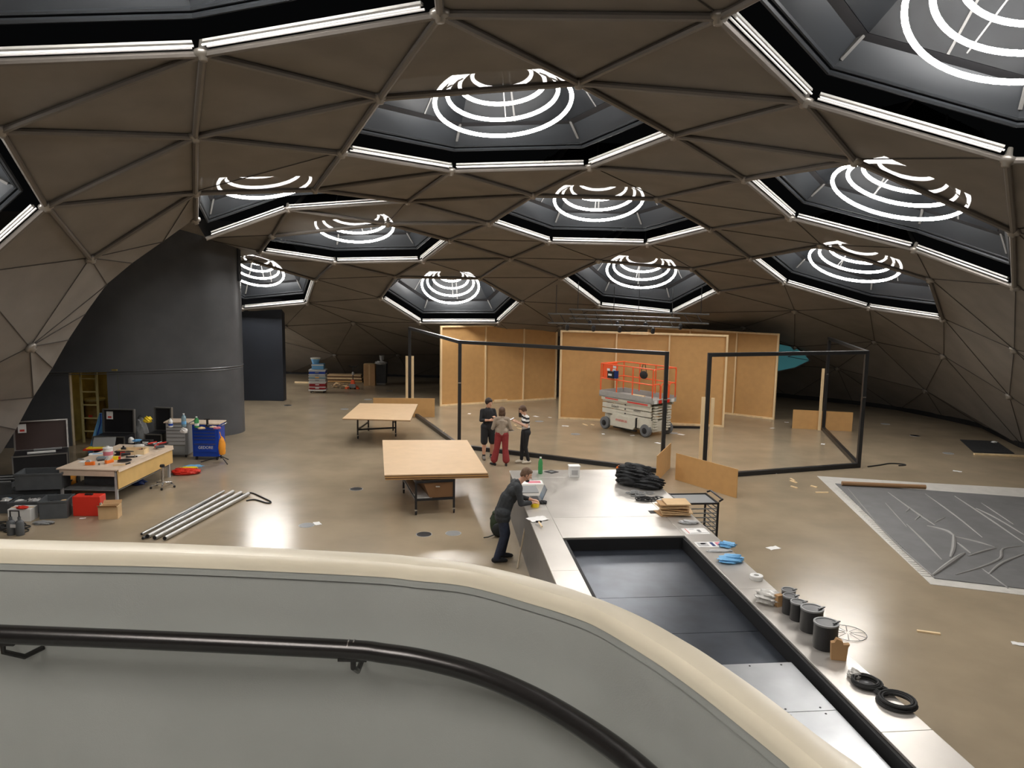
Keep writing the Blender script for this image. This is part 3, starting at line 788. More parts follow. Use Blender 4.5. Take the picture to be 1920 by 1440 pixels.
cr = quadpts([(674.7, 756), (783.4, 757.4), (769.4, 787.8), (641.9, 784.4)], .87)
c = sum(cr, V(0, 0, 0)) / 4
lg = [loc2(691, 808, c), loc2(737, 808, c), loc2(742, 819, c), loc2(671, 823, c)]
t, o, z = board_table('board-topped rolling table farther back, beside a low board', cr, .87, (.022, .012), lg)
A, B, C_, D_ = [V(x, y, 0) for x, y in lg]
for a, b, zz in ((A, B, .42), (A, B, .6), (D_, C_, .3), (B, C_, .42), (A, D_, .3)):
    MB().bar(a + V(0, 0, zz), b + V(0, 0, zz), .03, .05).obj('frame_rail', 'black_metal', t)

# ================================================================== scissor lift
lr = G(1133, 803).xy; lf = G(1212, 820).xy
dr = (lf - lr).normalized(); an = math.atan2(dr.y, dr.x)
mid = (lr + lf) / 2; nrm = V(-dr.y, dr.x)
if nrm.y < 0: nrm = -nrm
LW, LL = 1.22, 2.45
cen = mid + nrm * (LW / 2 - .06)
lift = thing('scissor_lift', 'white scissor lift with a grey deck and orange guard rails', 'scissor lift', (cen.x, cen.y, 0), an)
# local: x along the lift (front = +x, right in view), y = depth (near side = -y)
sy = -1 if (Matrix.Rotation(an, 2) @ V(0, -1)).dot(nrm) < 0 else 1
Yn = -LW / 2
for x in (-.92, .92):
    for y in (Yn + .06, -Yn - .06):
        wh = MB().lathe([(.10, -.075), (.19, -.07), (.215, -.045), (.215, .045), (.19, .07), (.10, .075)], (x, y, .215), 24, Matrix.Rotation(R(90), 4, 'X')).obj('wheel', 'grey_rubber', lift, smooth=True)
        MB().lathe([(.001, -.085), (.05, -.085), (.06, -.078), (.10, -.076), (.12, -.07), (.001, -.06)], (x, y, .215), 16, Matrix.Rotation(R(-90 if y < 0 else 90), 4, 'X')).obj('hub', 'black_metal', wh, smooth=True)
MB().box((0, 0, .34), (2.2, .80, .36)).obj('chassis', 'lift_white', lift, bevel=.02)
tr = MB().prism([(-.62, .17), (.42, .17), (.52, .30), (.52, .56), (-.50, .60), (-.62, .48)], 0, .22)
tr.v = [(x, Yn + .20 - z, y) for x, y, z in tr.v]
tr.obj('battery_tray', 'lift_white', lift, bevel=.01)
tr = MB().prism([(.56, .26), (1.08, .26), (1.08, .56), (.56, .58)], 0, .2)
tr.v = [(x, Yn + .22 - z, y) for x, y, z in tr.v]
tr.obj('side_box', 'lift_white', lift, bevel=.01)
MB().box((.54, Yn + .06, .42), (.035, .16, .34)).obj('tray_gap', 'black_gap', lift)
MB().box((0, Yn + .06, .14), (1.0, .1, .05)).obj('skid_bar', 'black_metal', lift)
for x in (-.92, .92): MB().tube([V(x, Yn + .12, .215), V(x, -Yn - .12, .215)], .04, 8).obj('axle', 'black_metal', lift)
for y in (Yn + .10, -Yn - .10):
    for k in range(5):
        z0 = .60 + k * .098
        dz = .03 if k % 2 else -.03
        MB().bar(V(-1.10, y, z0 - dz * .4), V(1.08, y, z0 + dz * .4), .06, .086).obj('scissor_arm', 'lift_white', lift, bevel=.008)
    for k in range(3):
        for x in (-.02,):
            MB().lathe([(.001, -.05), (.024, -.05), (.024, .05), (.001, .05)], (x, y - .0, .66 + k * .15), 10, Matrix.Rotation(R(90), 4, 'X')).obj('pivot_pin', 'black_metal', lift)
for x in (-1.02, 1.0):
    for k in range(5):
        MB().box((x, 0, .60 + k * .098), (.05, LW - .24, .05)).obj('cross_tube', 'lift_white', lift)
for k in range(9):
    for y in (-.33, .33):
        MB().box((1.12, y, .30 + k * .088), (.10, .16, .055)).obj('scissor_end', 'lift_white', lift, bevel=.006)
MB().tube([V(.2, 0, .45), V(.75, 0, .95)], .05, 8).obj('hydraulic_ram', 'green_wall', lift)
for y in (Yn + .05, -Yn - .05):
    MB().box((0, y, 1.08), (2.2, .07, .09)).obj('deck_rail', 'lift_white', lift)
    MB().box((-.62, y - .037 if y < 0 else y + .037, 1.09), (.6, .004, .04)).obj('red_stripe', 'red_print', lift)
    MB().box((.55, y - .037 if y < 0 else y + .037, 1.08), (.9, .004, .05)).obj('red_stripe', 'red_print', lift)
dk = MB(); dk.box((0, 0, 1.15), (2.4, LW, .04)); dk.box((0, Yn + .015, 1.24), (2.4, .03, .20)); dk.box((0, -Yn - .015, 1.24), (2.4, .03, .20)); dk.box((-1.19, 0, 1.24), (.03, LW, .20)); dk.box((1.19, 0, 1.20), (.03, LW, .12))
dk.obj('deck', 'lift_grey', lift, bevel=.004)
RT = 2.27
def rl(pts, r_=.02, name='rail'): MB().tube(pts, r_, 8).obj(name, 'orange_paint', lift, smooth=True)
for y in (Yn + .03, -Yn - .03):
    rl([V(-1.17, y, RT), V(1.17, y, RT)]); rl([V(-1.17, y, 1.76), V(1.17, y, 1.76)])
    for x in (-1.17, -.42, .3, 1.17): rl([V(x, y, 1.30), V(x, y, RT)], .022, 'rail_post')
for z in (RT, 1.76): rl([V(-1.17, Yn + .03, z), V(-1.17, -Yn - .03, z)])
rl([V(1.17, Yn + .03, RT - .06), V(1.17, Yn + .1, RT), V(1.17, -Yn - .1, RT), V(1.17, -Yn - .03, RT - .06)])
for a, b in ((Yn + .03, -.2), (-.16, .22), (.26, -Yn - .03)):
    rl([V(1.17, a, 1.28), V(1.17, a, 1.70), V(1.17, a + .06, 1.77), V(1.17, b - .06, 1.77), V(1.17, b, 1.70), V(1.17, b, 1.28)], .022, 'gate_hoop')
MB().box((-1.14, -.18, 2.03), (.03, .72, .46)).obj('end_plate', 'orange_paint', lift)
pnl = MB().box((-.80, Yn + .03, 2.02), (.46, .025, .46)).obj('control_plate', 'orange_paint', lift)
cbx = MB().box((-.62, Yn - .01, 1.93), (.30, .14, .24)).obj('control_box', 'black_plastic', lift, bevel=.01)
MB().box((-.45, Yn + .0, 1.95), (.14, .12, .26)).obj('control_side', 'blue_dark', cbx)
MB().box((-.64, Yn - .083, 1.93), (.16, .006, .07)).obj('label_plate', 'white_plastic', cbx)
for x, z in ((-.78, 2.09), (-.52, 2.09), (-.5, 2.2)): MB().box((x, Yn - .012, z), (.14, .006, .08)).obj('sticker', 'white_plastic', pnl)
for y, mm in ((-.45, 'white_plastic'), (-.22, 'red_plastic'), (.18, 'red_plastic'), (.42, 'white_plastic')): MB().box((1.21, y, 1.19), (.008, .15, .11)).obj('sticker', mm, lift)
def text(s, size, m_, parent, loc, rot=(R(90), 0, 0), name='lettering', shear=0.0, wd=1.0):
    cu = bpy.data.curves.new(name, 'FONT'); cu.body = s; cu.size = size; cu.align_x = 'CENTER'; cu.align_y = 'CENTER'; cu.extrude = .001; cu.shear = shear
    tmp = bpy.data.objects.new(name, cu); C.objects.link(tmp)
    me = bpy.data.meshes.new_from_object(tmp.evaluated_get(bpy.context.evaluated_depsgraph_get())); bpy.data.objects.remove(tmp)
    me.materials.clear(); me.materials.append(MATS[m_]); o_ = bpy.data.objects.new(name, me); C.objects.link(o_); o_.parent = parent; o_.location = loc; o_.rotation_euler = rot; o_.scale = (wd, 1, 1)
    return o_
text('mateco', .15, 'red_print', lift, (-.10, Yn - .028, .42), name='red_lettering', wd=1.15)
text('Satech', .13, 'black_print', lift, (-.5, Yn + .064, .84), name='black_lettering', shear=.2)
text('electro', .11, 'black_print', lift, (.5, Yn + .064, .82), name='black_lettering', shear=.2)
wl = Matrix.Translation((cen.x, cen.y, 0)) @ Matrix.Rotation(an, 4, 'Z')
for k, (x, y, d_, rz) in enumerate(((.15, -.15, (.55, .10, .05), .3), (.42, -.32, (.40, .15, .05), -.2), (-.1, .2, (.5, .1, .05), .1))):
    o_ = MB().box((0, 0, d_[2] / 2), d_).obj('wood_offcut', 'pine'); p = wl @ V(x, y, 1.17); o_.location = p; o_.rotation_euler = (0, 0, an + rz)
    tag(o_, 'pale wood offcut lying on the deck of the scissor lift', 'offcut', 'offcuts on the lift deck')
hh = wl @ V(-.15, .25, 1.95)
hb = thing('tool_bag', 'dark bag hanging from the rail inside the scissor lift basket', 'bag', wl @ V(-.15, -Yn - .13, 1.90), an)
MB().ellipsoid((0, 0, 0), (.17, .09, .14)).obj('body', 'cloth_black', hb, smooth=True)
MB().tube([V(-.12, 0, .1), V(-.05, 0, .36), V(.05, 0, .36), V(.12, 0, .1)], .012, 6).obj('strap', 'cloth_black', hb)

# ================================================================== lighting truss hung below the dome
def truss(lbl, A, B):
    c = (A + B) / 2; t = thing('lighting_truss', lbl, 'truss', c)
    a, b = A - c, B - c; d_ = (b - a).normalized(); dn = V(0, 0, -.32); bk = V(0, .3, -.02)
    for o_ in (V(0, 0, 0), dn, bk): MB().tube([a + o_, b + o_], .028, 8).obj('chord', 'seam_metal', t, smooth=True)
    n = 11
    for i in range(n):
        MB().tube([a.lerp(b, i / n), a.lerp(b, (i + .5) / n) + dn], .014, 6).obj('brace', 'black_metal', t)
    for k in (.06, .5, .94):
        MB().tube([a.lerp(b, k), a.lerp(b, k) + V(0, 0, 1.0)], .012, 6).obj('hanger', 'black_metal', t)
    for k in (.15, .35, .55, .8):
        q = a.lerp(b, k) + dn
        MB().lathe([(.05, -.16), (.07, -.14), (.07, .0), (.03, .05), (.001, .05)], q + V(0, -.05, -.08), 12, Matrix.Rotation(R(25), 4, 'X')).obj('spotlight', 'black_plastic', t, smooth=True)
truss('silver and black lighting truss hanging just above the tall panels', D(1028, 588, 26.8), D(1275, 597, 26.3))
truss('second lighting truss hanging behind the silver one', D(1068, 580, 27.6), D(1330, 590, 26.9))

# ================================================================== people
import numpy as np
def cap(mb, a, b, ra, rb, n=12):
    a, b = Vector(a), Vector(b); d_ = b - a
    if d_.length < 1e-5: b = a + V(0, 0, 1e-3); d_ = b - a
    t = d_.normalized()
    pts = []; rs = []
    for k in range(4, 0, -1): an_ = k * math.pi / 8.2; pts.append(a - t * (ra * math.sin(an_))); rs.append(ra * math.cos(an_))
    pts.append(a); rs.append(ra); pts.append(b); rs.append(rb)
    for k in range(1, 5): an_ = k * math.pi / 8.2; pts.append(b + t * (rb * math.sin(an_))); rs.append(rb * math.cos(an_))
    mb.tube(pts, rs, n)
def fuse(name, prims, parent, voxel=.008, smooth_it=4):
    """one continuous surface out of overlapping rounded volumes; each face takes the colour of the volume it lies on"""
    mb = MB()
    for p in prims:
        if p[1] == 'e': mb.ellipsoid(p[2], p[3], 16, 12, p[4] if len(p) > 4 else None)
        else: cap(mb, p[1], p[2], p[3], p[4])
    me = bpy.data.meshes.new(name); me.from_pydata(mb.v, [], mb.f); me.update()
    o_ = bpy.data.objects.new(name, me); C.objects.link(o_)
    md = o_.modifiers.new('skin', 'REMESH'); md.mode = 'VOXEL'; md.voxel_size = voxel
    ms = o_.modifiers.new('soft', 'SMOOTH'); ms.factor = .5; ms.iterations = smooth_it
    dg = bpy.context.evaluated_depsgraph_get()
    nm = bpy.data.meshes.new_from_object(o_.evaluated_get(dg))
    o_.modifiers.clear(); o_.data = nm; nm.name = name
    mats = []
    for p in prims:
        for q in (p[0] if isinstance(p[0], tuple) else (p[0],)):
            if q not in mats: mats.append(q)
    nm.materials.clear()
    for q in mats: nm.materials.append(MATS[q])
    nf = len(nm.polygons)
    cc = np.empty(nf * 3); nm.polygons.foreach_get('center', cc); cc = cc.reshape(-1, 3)
    best = np.full(nf, 1e9); mi = np.zeros(nf, int)
    for p in prims:
        if p[1] == 'e':
            M_ = p[4] if len(p) > 4 else Matrix.Identity(4)
            iv = np.array(M_.to_3x3().inverted()); q = (cc - np.array(p[2])) @ iv.T
            r_ = np.array(p[3]); d_ = (np.linalg.norm(q / r_, axis=1) - 1) * min(p[3])
        else:
            a = np.array(p[1]); b = np.array(p[2]); ab = b - a; L2 = max(ab @ ab, 1e-9)
            t = np.clip(((cc - a) @ ab) / L2, 0, 1)
            d_ = np.linalg.norm(cc - a - t[:, None] * ab, axis=1) - (p[3] + (p[4] - p[3]) * t)
        if isinstance(p[0], tuple):      # stripes across the body
            cols = np.array([mats.index(q) for q in p[0]])
            w_ = cols[(np.floor(cc[:, 2] / .055).astype(int)) % len(p[0])]
        else: w_ = np.full(nf, mats.index(p[0]))
        up = d_ < best; best[up] = d_[up]; mi[up] = w_[up]
    nm.polygons.foreach_set('material_index', mi.astype(np.int32)); nm.polygons.foreach_set('use_smooth', [True] * nf)
    nm.update()
    if parent: o_.parent = parent
    return o_
def hand(pr, sk, wrist, dirv, side, curl=.5, palm_dn=V(0, 0, -1), s=1.0):
    """palm, four fingers of unequal length and a thumb at the side"""
    d_ = Vector(dirv).normalized(); pn = Vector(palm_dn); pn = (pn - d_ * pn.dot(d_)).normalized(); x = d_.cross(pn) * side
    w_ = Vector(wrist)
    pc = w_ + d_ * .055 * s
    for k in (-1, 0, 1): pr.append((sk, w_ + x * (.012 * k * s) + d_ * .01, pc + x * (.024 * k * s) + d_ * .03 * s, .019 * s, .016 * s))
    for k, ln in zip((-1.5, -.5, .5, 1.5), (.062, .074, .080, .070)):
        b0 = pc + x * (.0185 * k * s) + d_ * .038 * s
        m_ = b0 + (d_ * math.cos(curl * .6) + pn * math.sin(curl * .6)) * (ln * .5 * s)
        e_ = m_ + (d_ * math.cos(curl * 1.6) + pn * math.sin(curl * 1.6)) * (ln * .5 * s)
        pr.append((sk, b0, m_, .0095 * s, .009 * s)); pr.append((sk, m_, e_, .009 * s, .0078 * s))
    tb = w_ + x * .026 * s + d_ * .035 * s
    tm = tb + (x * .7 + d_ * .7).normalized() * .035 * s; te = tm + (d_ * .9 + pn * .3).normalized() * .03 * s
    pr.append((sk, tb, tm, .012 * s, .0105 * s)); pr.append((sk, tm, te, .0105 * s, .009 * s))
def head(pr, sk, c, fw, s=1.0):
    """face volumes: skull, jaw, nose, brow, lips, ears; fw = looking direction"""
    c = Vector(c); f = Vector(fw).normalized(); x = f.cross(V(0, 0, 1)).normalized(); u = x.cross(f)
    M_ = Matrix((x, f, u)).transposed().to_4x4()
    P_ = lambda a, b, e: c + x * (a * s) + f * (b * s) + u * (e * s)
    pr.append((sk, 'e', c, (.076 * s, .095 * s, .112 * s), M_))
    pr.append((sk, 'e', P_(0, .028, -.062), (.055 * s, .062 * s, .060 * s), M_))
    pr.append((sk, P_(0, .092, .018), P_(0, .112, -.022), .010 * s, .015 * s))
    pr.append((sk, P_(-.035, .086, .030), P_(.035, .086, .030), .010 * s, .010 * s))
    pr.append((sk, P_(-.018, .088, -.058), P_(.018, .088, -.058), .009 * s, .009 * s))
    pr.append((sk, P_(0, .076, -.100), P_(0, .078, -.098), .020 * s, .020 * s))
    for q in (-1, 1): pr.append((sk, 'e', P_(.078 * q, -.008, -.008), (.014 * s, .022 * s, .034 * s), M_))
    return P_, M_
def face_bits(parent, P_, sk_lip='red_dark'):
    for q in (-1, 1):
        e = MB().ellipsoid(P_(.031 * q, .084, .008), (.011, .008, .008), 8, 6).obj('eye', 'white_plastic', parent, smooth=True)
        MB().ellipsoid(P_(.031 * q, .0905, .008), (.006, .004, .006), 8, 6).obj('iris', 'hair_dark', e, smooth=True)
def person(lbl, loc, rz, build):
    t = thing('person', lbl, 'person', loc, rz)
    build(t); return t

# --- man in black: faces the viewer and a little to the side; arms raised in talk
def build_black(t):
    pr = []; sk = 'skin'; B_ = 'cotton_black'
    for s, kx, fy in ((-1, -.115, -.04), (1, .13, .02)):
        hip, knee, ank = V(.095 * s, 0, .93), V(kx, -.02 + fy * .4, .50), V(kx, .02 + fy, .10)
        pr += [(B_, hip, knee + V(0, 0, .02), .115, .105), (sk, knee, knee.lerp(ank, .35), .056, .062), (sk, knee.lerp(ank, .35), ank, .062, .040)]
        pr += [('cotton_black', ank + V(0, 0, -.0), ank + V(0, 0, .06), .046, .044)]
        pr += [('shoe_grey', ank + V(0, .045, -.05), ank + V(.02 * s, -.10, -.055), .050, .046), ('shoe_grey', ank + V(.02 * s, -.10, -.055), ank + V(.03 * s, -.17, -.062), .046, .036)]
    pr += [(B_, V(-.075, 0, .93), V(.075, 0, .93), .135, .135), (B_, V(0, 0, .95), V(0, 0, 1.15), .150, .140), (B_, V(0, -.01, 1.12), V(0, 0, 1.34), .148, .150),
           (B_, V(-.08, 0, 1.29), V(.08, 0, 1.29), .115, .115), (B_, V(-.135, .01, 1.395), V(.135, .01, 1.395), .062, .062), (B_, V(0, .01, 1.36), V(0, .01, 1.46), .10, .065), (sk, V(0, .01, 1.44), V(.0, -.02, 1.55), .056, .052)]
    # his right arm crosses the chest, his left bends up with an open hand
    rs, re2, rw = V(-.170, .01, 1.39), V(-.215, -.04, 1.13), V(-.04, -.26, 1.16)
    ls, le, lw = V(.170, .01, 1.39), V(.225, -.05, 1.14), V(.10, -.28, 1.26)
    for a, b, c_ in ((rs, re2, rw), (ls, le, lw)): pr += [(B_, a, b, .064, .052), (B_, b, b.lerp(c_, .45), .052, .046), (sk, b.lerp(c_, .45), c_, .038, .030)]
    hand(pr, sk, rw, (.9, -.25, .1), 1, .5, V(0, .6, -.5)); hand(pr, sk, lw, (-.3, -.9, .25), -1, .35, V(0, 0, -1))
    P_, M_ = head(pr, sk, (.01, -.045, 1.620), (.35, -1, -.22), 1.06)
    body = fuse('body', pr, t)
    hr_ = [('hair_dark', 'e', P_(0, -.022, .034), (.102, .114, .112), M_), ('hair_dark', 'e', P_(0, .045, .085), (.072, .055, .036), M_), ('hair_dark', 'e', P_(-.07, -.005, .01), (.026, .055, .055), M_), ('hair_dark', 'e', P_(.07, -.005, .01), (.026, .055, .055), M_)]
    fuse('hair', hr_, t, .007, 2); face_bits(t, P_)
G1 = G(914, 860)
person('person in black top and black shorts talking with raised hands', (G1.x, G1.y, 0), R(18), build_black)

# --- person in taupe jacket and red flared trousers, seen from behind
def build_red(t):
    pr = []; sk = 'skin_pale'; T_ = 'trouser_red'; J_ = 'jacket_taupe'
    for s, kx, fx, fy in ((-1, -.10, -.13, .02), (1, .13, .20, -.02)):
        hip, knee, ank = V(.085 * s, 0, .88), V(kx, -.01, .48), V(fx, fy, .07)
        pr += [(T_, hip, knee, .108, .082), (T_, knee, ank + V(0, 0, .10), .080, .100)]
        dv = V(.0, -1, 0) if s < 0 else V(.75, -.65, 0)
        pr += [('cotton_black', ank + V(0, 0, -.035) - dv * .04, ank + V(0, 0, -.035) + dv * .13, .035, .030)]
    pr += [(T_, V(-.07, .01, .90), V(.07, .01, .90), .118, .118), (J_, V(-.075, 0, .90), V(.075, 0, .90), .118, .118), (J_, V(-.06, 0, .98), V(.06, 0, .98), .128, .128), (J_, V(0, 0, .93), V(0, 0, 1.20), .138, .122), (J_, V(-.07, 0, 1.20), V(.07, 0, 1.20), .108, .108),
           (J_, V(-.135, .01, 1.31), V(.135, .01, 1.31), .060, .060), (J_, V(0, .01, 1.25), V(0, 0, 1.33), .11, .07), (sk, V(0, 0, 1.33), V(0, -.01, 1.43), .046, .046)]
    for s, ex, wx in ((-1, -.24, -.10), (1, .25, .12)):
        a, b, c_ = V(.165 * s, .01, 1.30), V(ex, .00, 1.04), V(wx, -.22, 1.10)
        pr += [(J_, a, b, .058, .050), (J_, b, c_, .050, .040)]
        hand(pr, sk, c_, (-.45 * s, -.85, .2), s, .6, V(0, 0, -1), .92)
    P_, M_ = head(pr, sk, (0, -.02, 1.515), (-.25, -1, -.05), .95)
    fuse('body', pr, t)
    hr_ = [('hair_brown', 'e', P_(0, -.020, .024), (.092, .105, .108), M_), ('hair_brown', 'e', P_(0, -.05, -.05), (.088, .066, .085), M_), ('hair_brown', 'e', P_(-.07, -.01, -.06), (.032, .05, .085), M_), ('hair_brown', 'e', P_(.07, -.01, -.06), (.032, .05, .085), M_), ('hair_brown', 'e', P_(0, .05, .08), (.066, .045, .032), M_)]
    fuse('hair', hr_, t, .007, 2); face_bits(t, P_)
G2 = G(940, 873)
person('person in taupe jacket and red flared trousers seen from behind', (G2.x, G2.y, 0), R(180), build_red)

# --- person in a striped shirt looking down, holding a phone-sized tablet
def build_striped(t):
    pr = []; sk = 'skin_pale'; T_ = 'cotton_black'; S_ = ('stripe_white', 'cotton_black')
    for s, fx, fy in ((-1, -.06, -.10), (1, .09, .05)):
        hip, knee, ank = V(.075 * s, 0, .86), V(.07 * s, -.03 + fy * .3, .46), V(fx, .02 + fy, .08)
        pr += [(T_, hip, knee, .100, .064), (T_, knee, ank + V(0, 0, .02), .064, .046)]
        pr += [('shoe_white', ank + V(0, .04, -.03), ank + V(0, -.10, -.035), .045, .042), ('shoe_white', ank + V(0, -.10, -.035), ank + V(0, -.16, -.045), .042, .032)]
    pr += [(T_, V(-.06, .02, .88), V(.06, .02, .88), .118, .118), (T_, V(-.04, .02, .94), V(.04, .02, .97), .108, .104), ('stripe_white', V(-.03, .01, .99), V(.03, .01, 1.01), .106, .106), (S_, V(-.03, 0, 1.04), V(.03, 0, 1.16), .105, .112), (S_, V(-.06, 0, 1.19), V(.06, 0, 1.19), .102, .102),
           (S_, V(-.125, .01, 1.31), V(.125, .01, 1.31), .058, .058), (S_, V(0, .0, 1.22), V(0, 0, 1.32), .10, .066), (sk, V(0, 0, 1.33), V(0, -.05, 1.43), .043, .042)]
    for s, ex, wx, wz in ((-1, -.20, -.06, 1.21), (1, .21, .07, 1.19)):
        a, b, c_ = V(.155 * s, .0, 1.31), V(ex, -.03, 1.07), V(wx, -.29, wz)
        pr += [(S_, a, a.lerp(b, .55), .056, .052), (sk, a.lerp(b, .5), b, .042, .038), (sk, b, c_, .038, .027)]
        hand(pr, sk, c_, (-.25 * s, -.9, .15), s, .9, V(-.3 * s, 0, 1), .92)
    P_, M_ = head(pr, sk, (0, -.09, 1.51), (0, -1, -.55), .95)
    fuse('body', pr, t)
    hr_ = [('hair_brown', 'e', P_(0, -.024, .026), (.086, .098, .104), M_), ('hair_brown', 'e', P_(0, .05, .078), (.066, .048, .034), M_), ('hair_brown', 'e', P_(0, -.075, -.03), (.06, .04, .06), M_), ('hair_brown', 'e', P_(.068, 0, .0), (.024, .045, .05), M_), ('hair_brown', 'e', P_(-.068, 0, .0), (.024, .045, .05), M_)]
    fuse('hair', hr_, t, .007, 2); face_bits(t, P_)
G3 = G(984, 868)
p3 = person('person in striped shirt and black trousers looking down at a phone', (G3.x, G3.y, 0), R(-72), build_striped)
M3 = Matrix.Translation((G3.x, G3.y, 0)) @ Matrix.Rotation(R(-72), 4, 'Z')
ph = thing('phone', 'small phone held by the person in the striped shirt', 'phone', M3 @ V(.0, -.405, 1.262), R(-72))
MB().box((0, 0, 0), (.075, .15, .009), rx=R(25)).obj('body', 'black_plastic', ph, bevel=.003)
MB().box((0, -.002, .0055), (.066, .135, .001), rx=R(25)).obj('screen', 'screen', ph)
tc = D(976.5, 782, 21.62)
bag = thing('black_cylinder_case', 'upright black case held out beside the striped shirt', 'case', (tc.x, tc.y, tc.z), 0)
MB().lathe([(.055, 0), (.062, .01), (.062, .24), (.055, .26), (.001, .265)], (0, 0, 0), 14).obj('body', 'black_plastic', bag, smooth=True)
MB().tube([V(-.04, 0, .262), V(-.03, 0, .29), V(.03, 0, .29), V(.04, 0, .262)], .008, 6).obj('handle', 'black_rubber', bag)

# --- person leaning over the counter at a laptop
LAP = G(1008, 936, 1.0)
def build_laptop(t):
    # local -y is the way he faces
    pr = []; sk = 'skin'; K_ = 'knit_charcoal'; J_ = 'denim'
    for s, fy, fx in ((-1, .10, -.10), (1, -.04, .13)):
        hip, knee, ank = V(.09 * s, .10, .90), V(.095 * s, .02 + fy * .5, .48), V(fx, .10 + fy, .09)
        pr += [(J_, hip, knee, .105, .078), (J_, knee, ank, .078, .060)]
        pr += [('cotton_black', ank + V(0, .05, -.04), ank + V(0, -.11, -.045), .048, .044), ('cotton_black', ank + V(0, -.11, -.045), ank + V(0, -.17, -.055), .044, .033)]
    pr += [(J_, V(-.07, .10, .90), V(.07, .10, .90), .125, .125), (K_, V(-.06, .09, .82), V(.06, .09, .82), .140, .140), (K_, V(-.06, .09, .90), V(.06, .09, .90), .142, .142), (K_, V(0, .08, .93), V(0, .0, 1.16), .148, .145), (K_, V(0, -.02, 1.16), V(0, -.13, 1.32), .145, .145),
           (K_, V(-.08, -.10, 1.30), V(.08, -.10, 1.30), .115, .115), (K_, V(-.14, -.15, 1.40), V(.14, -.15, 1.40), .066, .066), (K_, V(0, -.14, 1.36), V(0, -.18, 1.44), .10, .068), (sk, V(0, -.19, 1.43), V(0, -.28, 1.52), .056, .052)]
    for s, e, w_ in ((-1, V(-.24, -.20, 1.12), V(-.09, -.44, 1.085)), (1, V(.25, -.18, 1.13), V(.09, -.46, 1.085))):
        a = V(.19 * s, -.15, 1.40)
        pr += [(K_, a, e, .066, .056), (K_, e, e.lerp(w_, .75), .054, .044), (sk, e.lerp(w_, .75), w_, .032, .029)]
        hand(pr, sk, w_, (-.25 * s, -.95, -.1), s, .7, V(0, 0, -1))
    P_, M_ = head(pr, sk, (0, -.335, 1.585), (0, -1, -.55), 1.0)
    fuse('body', pr, t)
    hr_ = [('hair_grey', 'e', P_(0, -.022, .030), (.082, .096, .098), M_), ('hair_grey', 'e', P_(0, .035, .080), (.064, .05, .034), M_), ('hair_grey', 'e', P_(0, -.07, -.02), (.062, .04, .06), M_), ('hair_grey', 'e', P_(.068, -.02, .0), (.02, .05, .05), M_), ('hair_grey', 'e', P_(-.068, -.02, .0), (.02, .05, .05), M_)]
    fuse('hair', hr_, t, .007, 2); face_bits(t, P_)
    mk = [('cotton_black', 'e', P_(0, .060, -.088), (.052, .050, .034), M_)]
    m_ = fuse('chin_mask', mk, t, .006, 2)
    for q in (-1, 1): MB().tube([P_(.045 * q, .06, -.08), P_(.078 * q, .0, -.03)], .003, 5).obj('mask_strap', 'cotton_black', m_)
G4 = G(948, 1050)
RL = R(100)
person('person in charcoal jumper and jeans typing on a laptop at the counter', (G4.x + .02, G4.y, 0), RL, build_laptop)

# ================================================================== things lying on the steel counter
def put(name, lbl, cat, px, py, z=0.0, rz=0.0, group=None): return thing(name, lbl, cat, G(px, py, z), rz, group)
def one(mb, name, m_, lbl, cat, px, py, z=0.0, rz=0.0, group=None, smooth=False, bevel=0.0):
    o_ = mb.obj(name, m_, smooth=smooth, bevel=bevel); o_.location = G(px, py, z); o_.rotation_euler = (0, 0, rz)
    return tag(o_, lbl, cat, group)
def sheet(wd, dp, seed, amp=.004, th=.0015, n=7):        # limp sheet of paper or cloth
    r_ = random.Random(seed); mb = MB(); vs_ = []
    ph = [r_.uniform(0, 6) for _ in range(6)]
    for i in range(n):
        for j in range(n):
            x = (i / (n - 1) - .5) * wd; y = (j / (n - 1) - .5) * dp
            vs_.append((x, y, th + amp * (1 + math.sin(9 * x / wd + ph[0]) * math.cos(7 * y / dp + ph[1]) * .6 + math.sin(14 * (x / wd + y / dp) + ph[2]) * .4)))
    fs = [(i * n + j, (i + 1) * n + j, (i + 1) * n + j + 1, i * n + j + 1) for i in range(n - 1) for j in range(n - 1)]
    return mb.add(vs_, fs)
def crumple(rx_, ry_, rz_, seed, nu=30, nv=18, k=.25, fq=1.6):   # heap of soft cloth, flat underneath
    r_ = random.Random(seed); mb = MB(); mb.ellipsoid((0, 0, 0), (1, 1, 1), nu, nv)
    ph = [(fq * r_.uniform(2, 6), fq * r_.uniform(2, 6), fq * r_.uniform(3, 8), r_.uniform(0, 6)) for _ in range(6)]
    out = []
    for x, y, z in mb.v:
        d_ = sum(math.sin(a * x + b * y + c_ * z + p) for a, b, c_, p in ph) / 6 * k * 1.5
        s = 1 + d_
        out.append((x * s * rx_, y * s * ry_, max(0.0, (z * s * .62 + .38)) * rz_))
    mb.v = out; return mb
lp = put('laptop', 'open grey laptop on the counter in front of the typing person', 'laptop', 1003, 936, 1.0, KZ)
MB().box((0, 0, .010), (.235, .34, .018)).obj('base', 'laptop_grey', lp, bevel=.004)
MB().box((-.01, .0, .0195), (.15, .30, .002)).obj('keyboard', 'black_plastic', lp)
sc = MB().box((.155, 0, .125), (.010, .34, .235), ry=R(22)).obj('screen_lid', 'laptop_grey', lp, bevel=.003)
MB().box((.149, 0, .125), (.002, .315, .205), ry=R(22)).obj('display', 'screen', sc)
tp = put('tape_roll', 'bright yellow roll of tape next to the laptop', 'tape', 1003, 950, 1.0)
MB().lathe([(.04, 0), (.075, 0), (.075, .07), (.04, .07), (.04, 0)], n=20).obj('tape', 'yellow_plastic', tp, smooth=True)
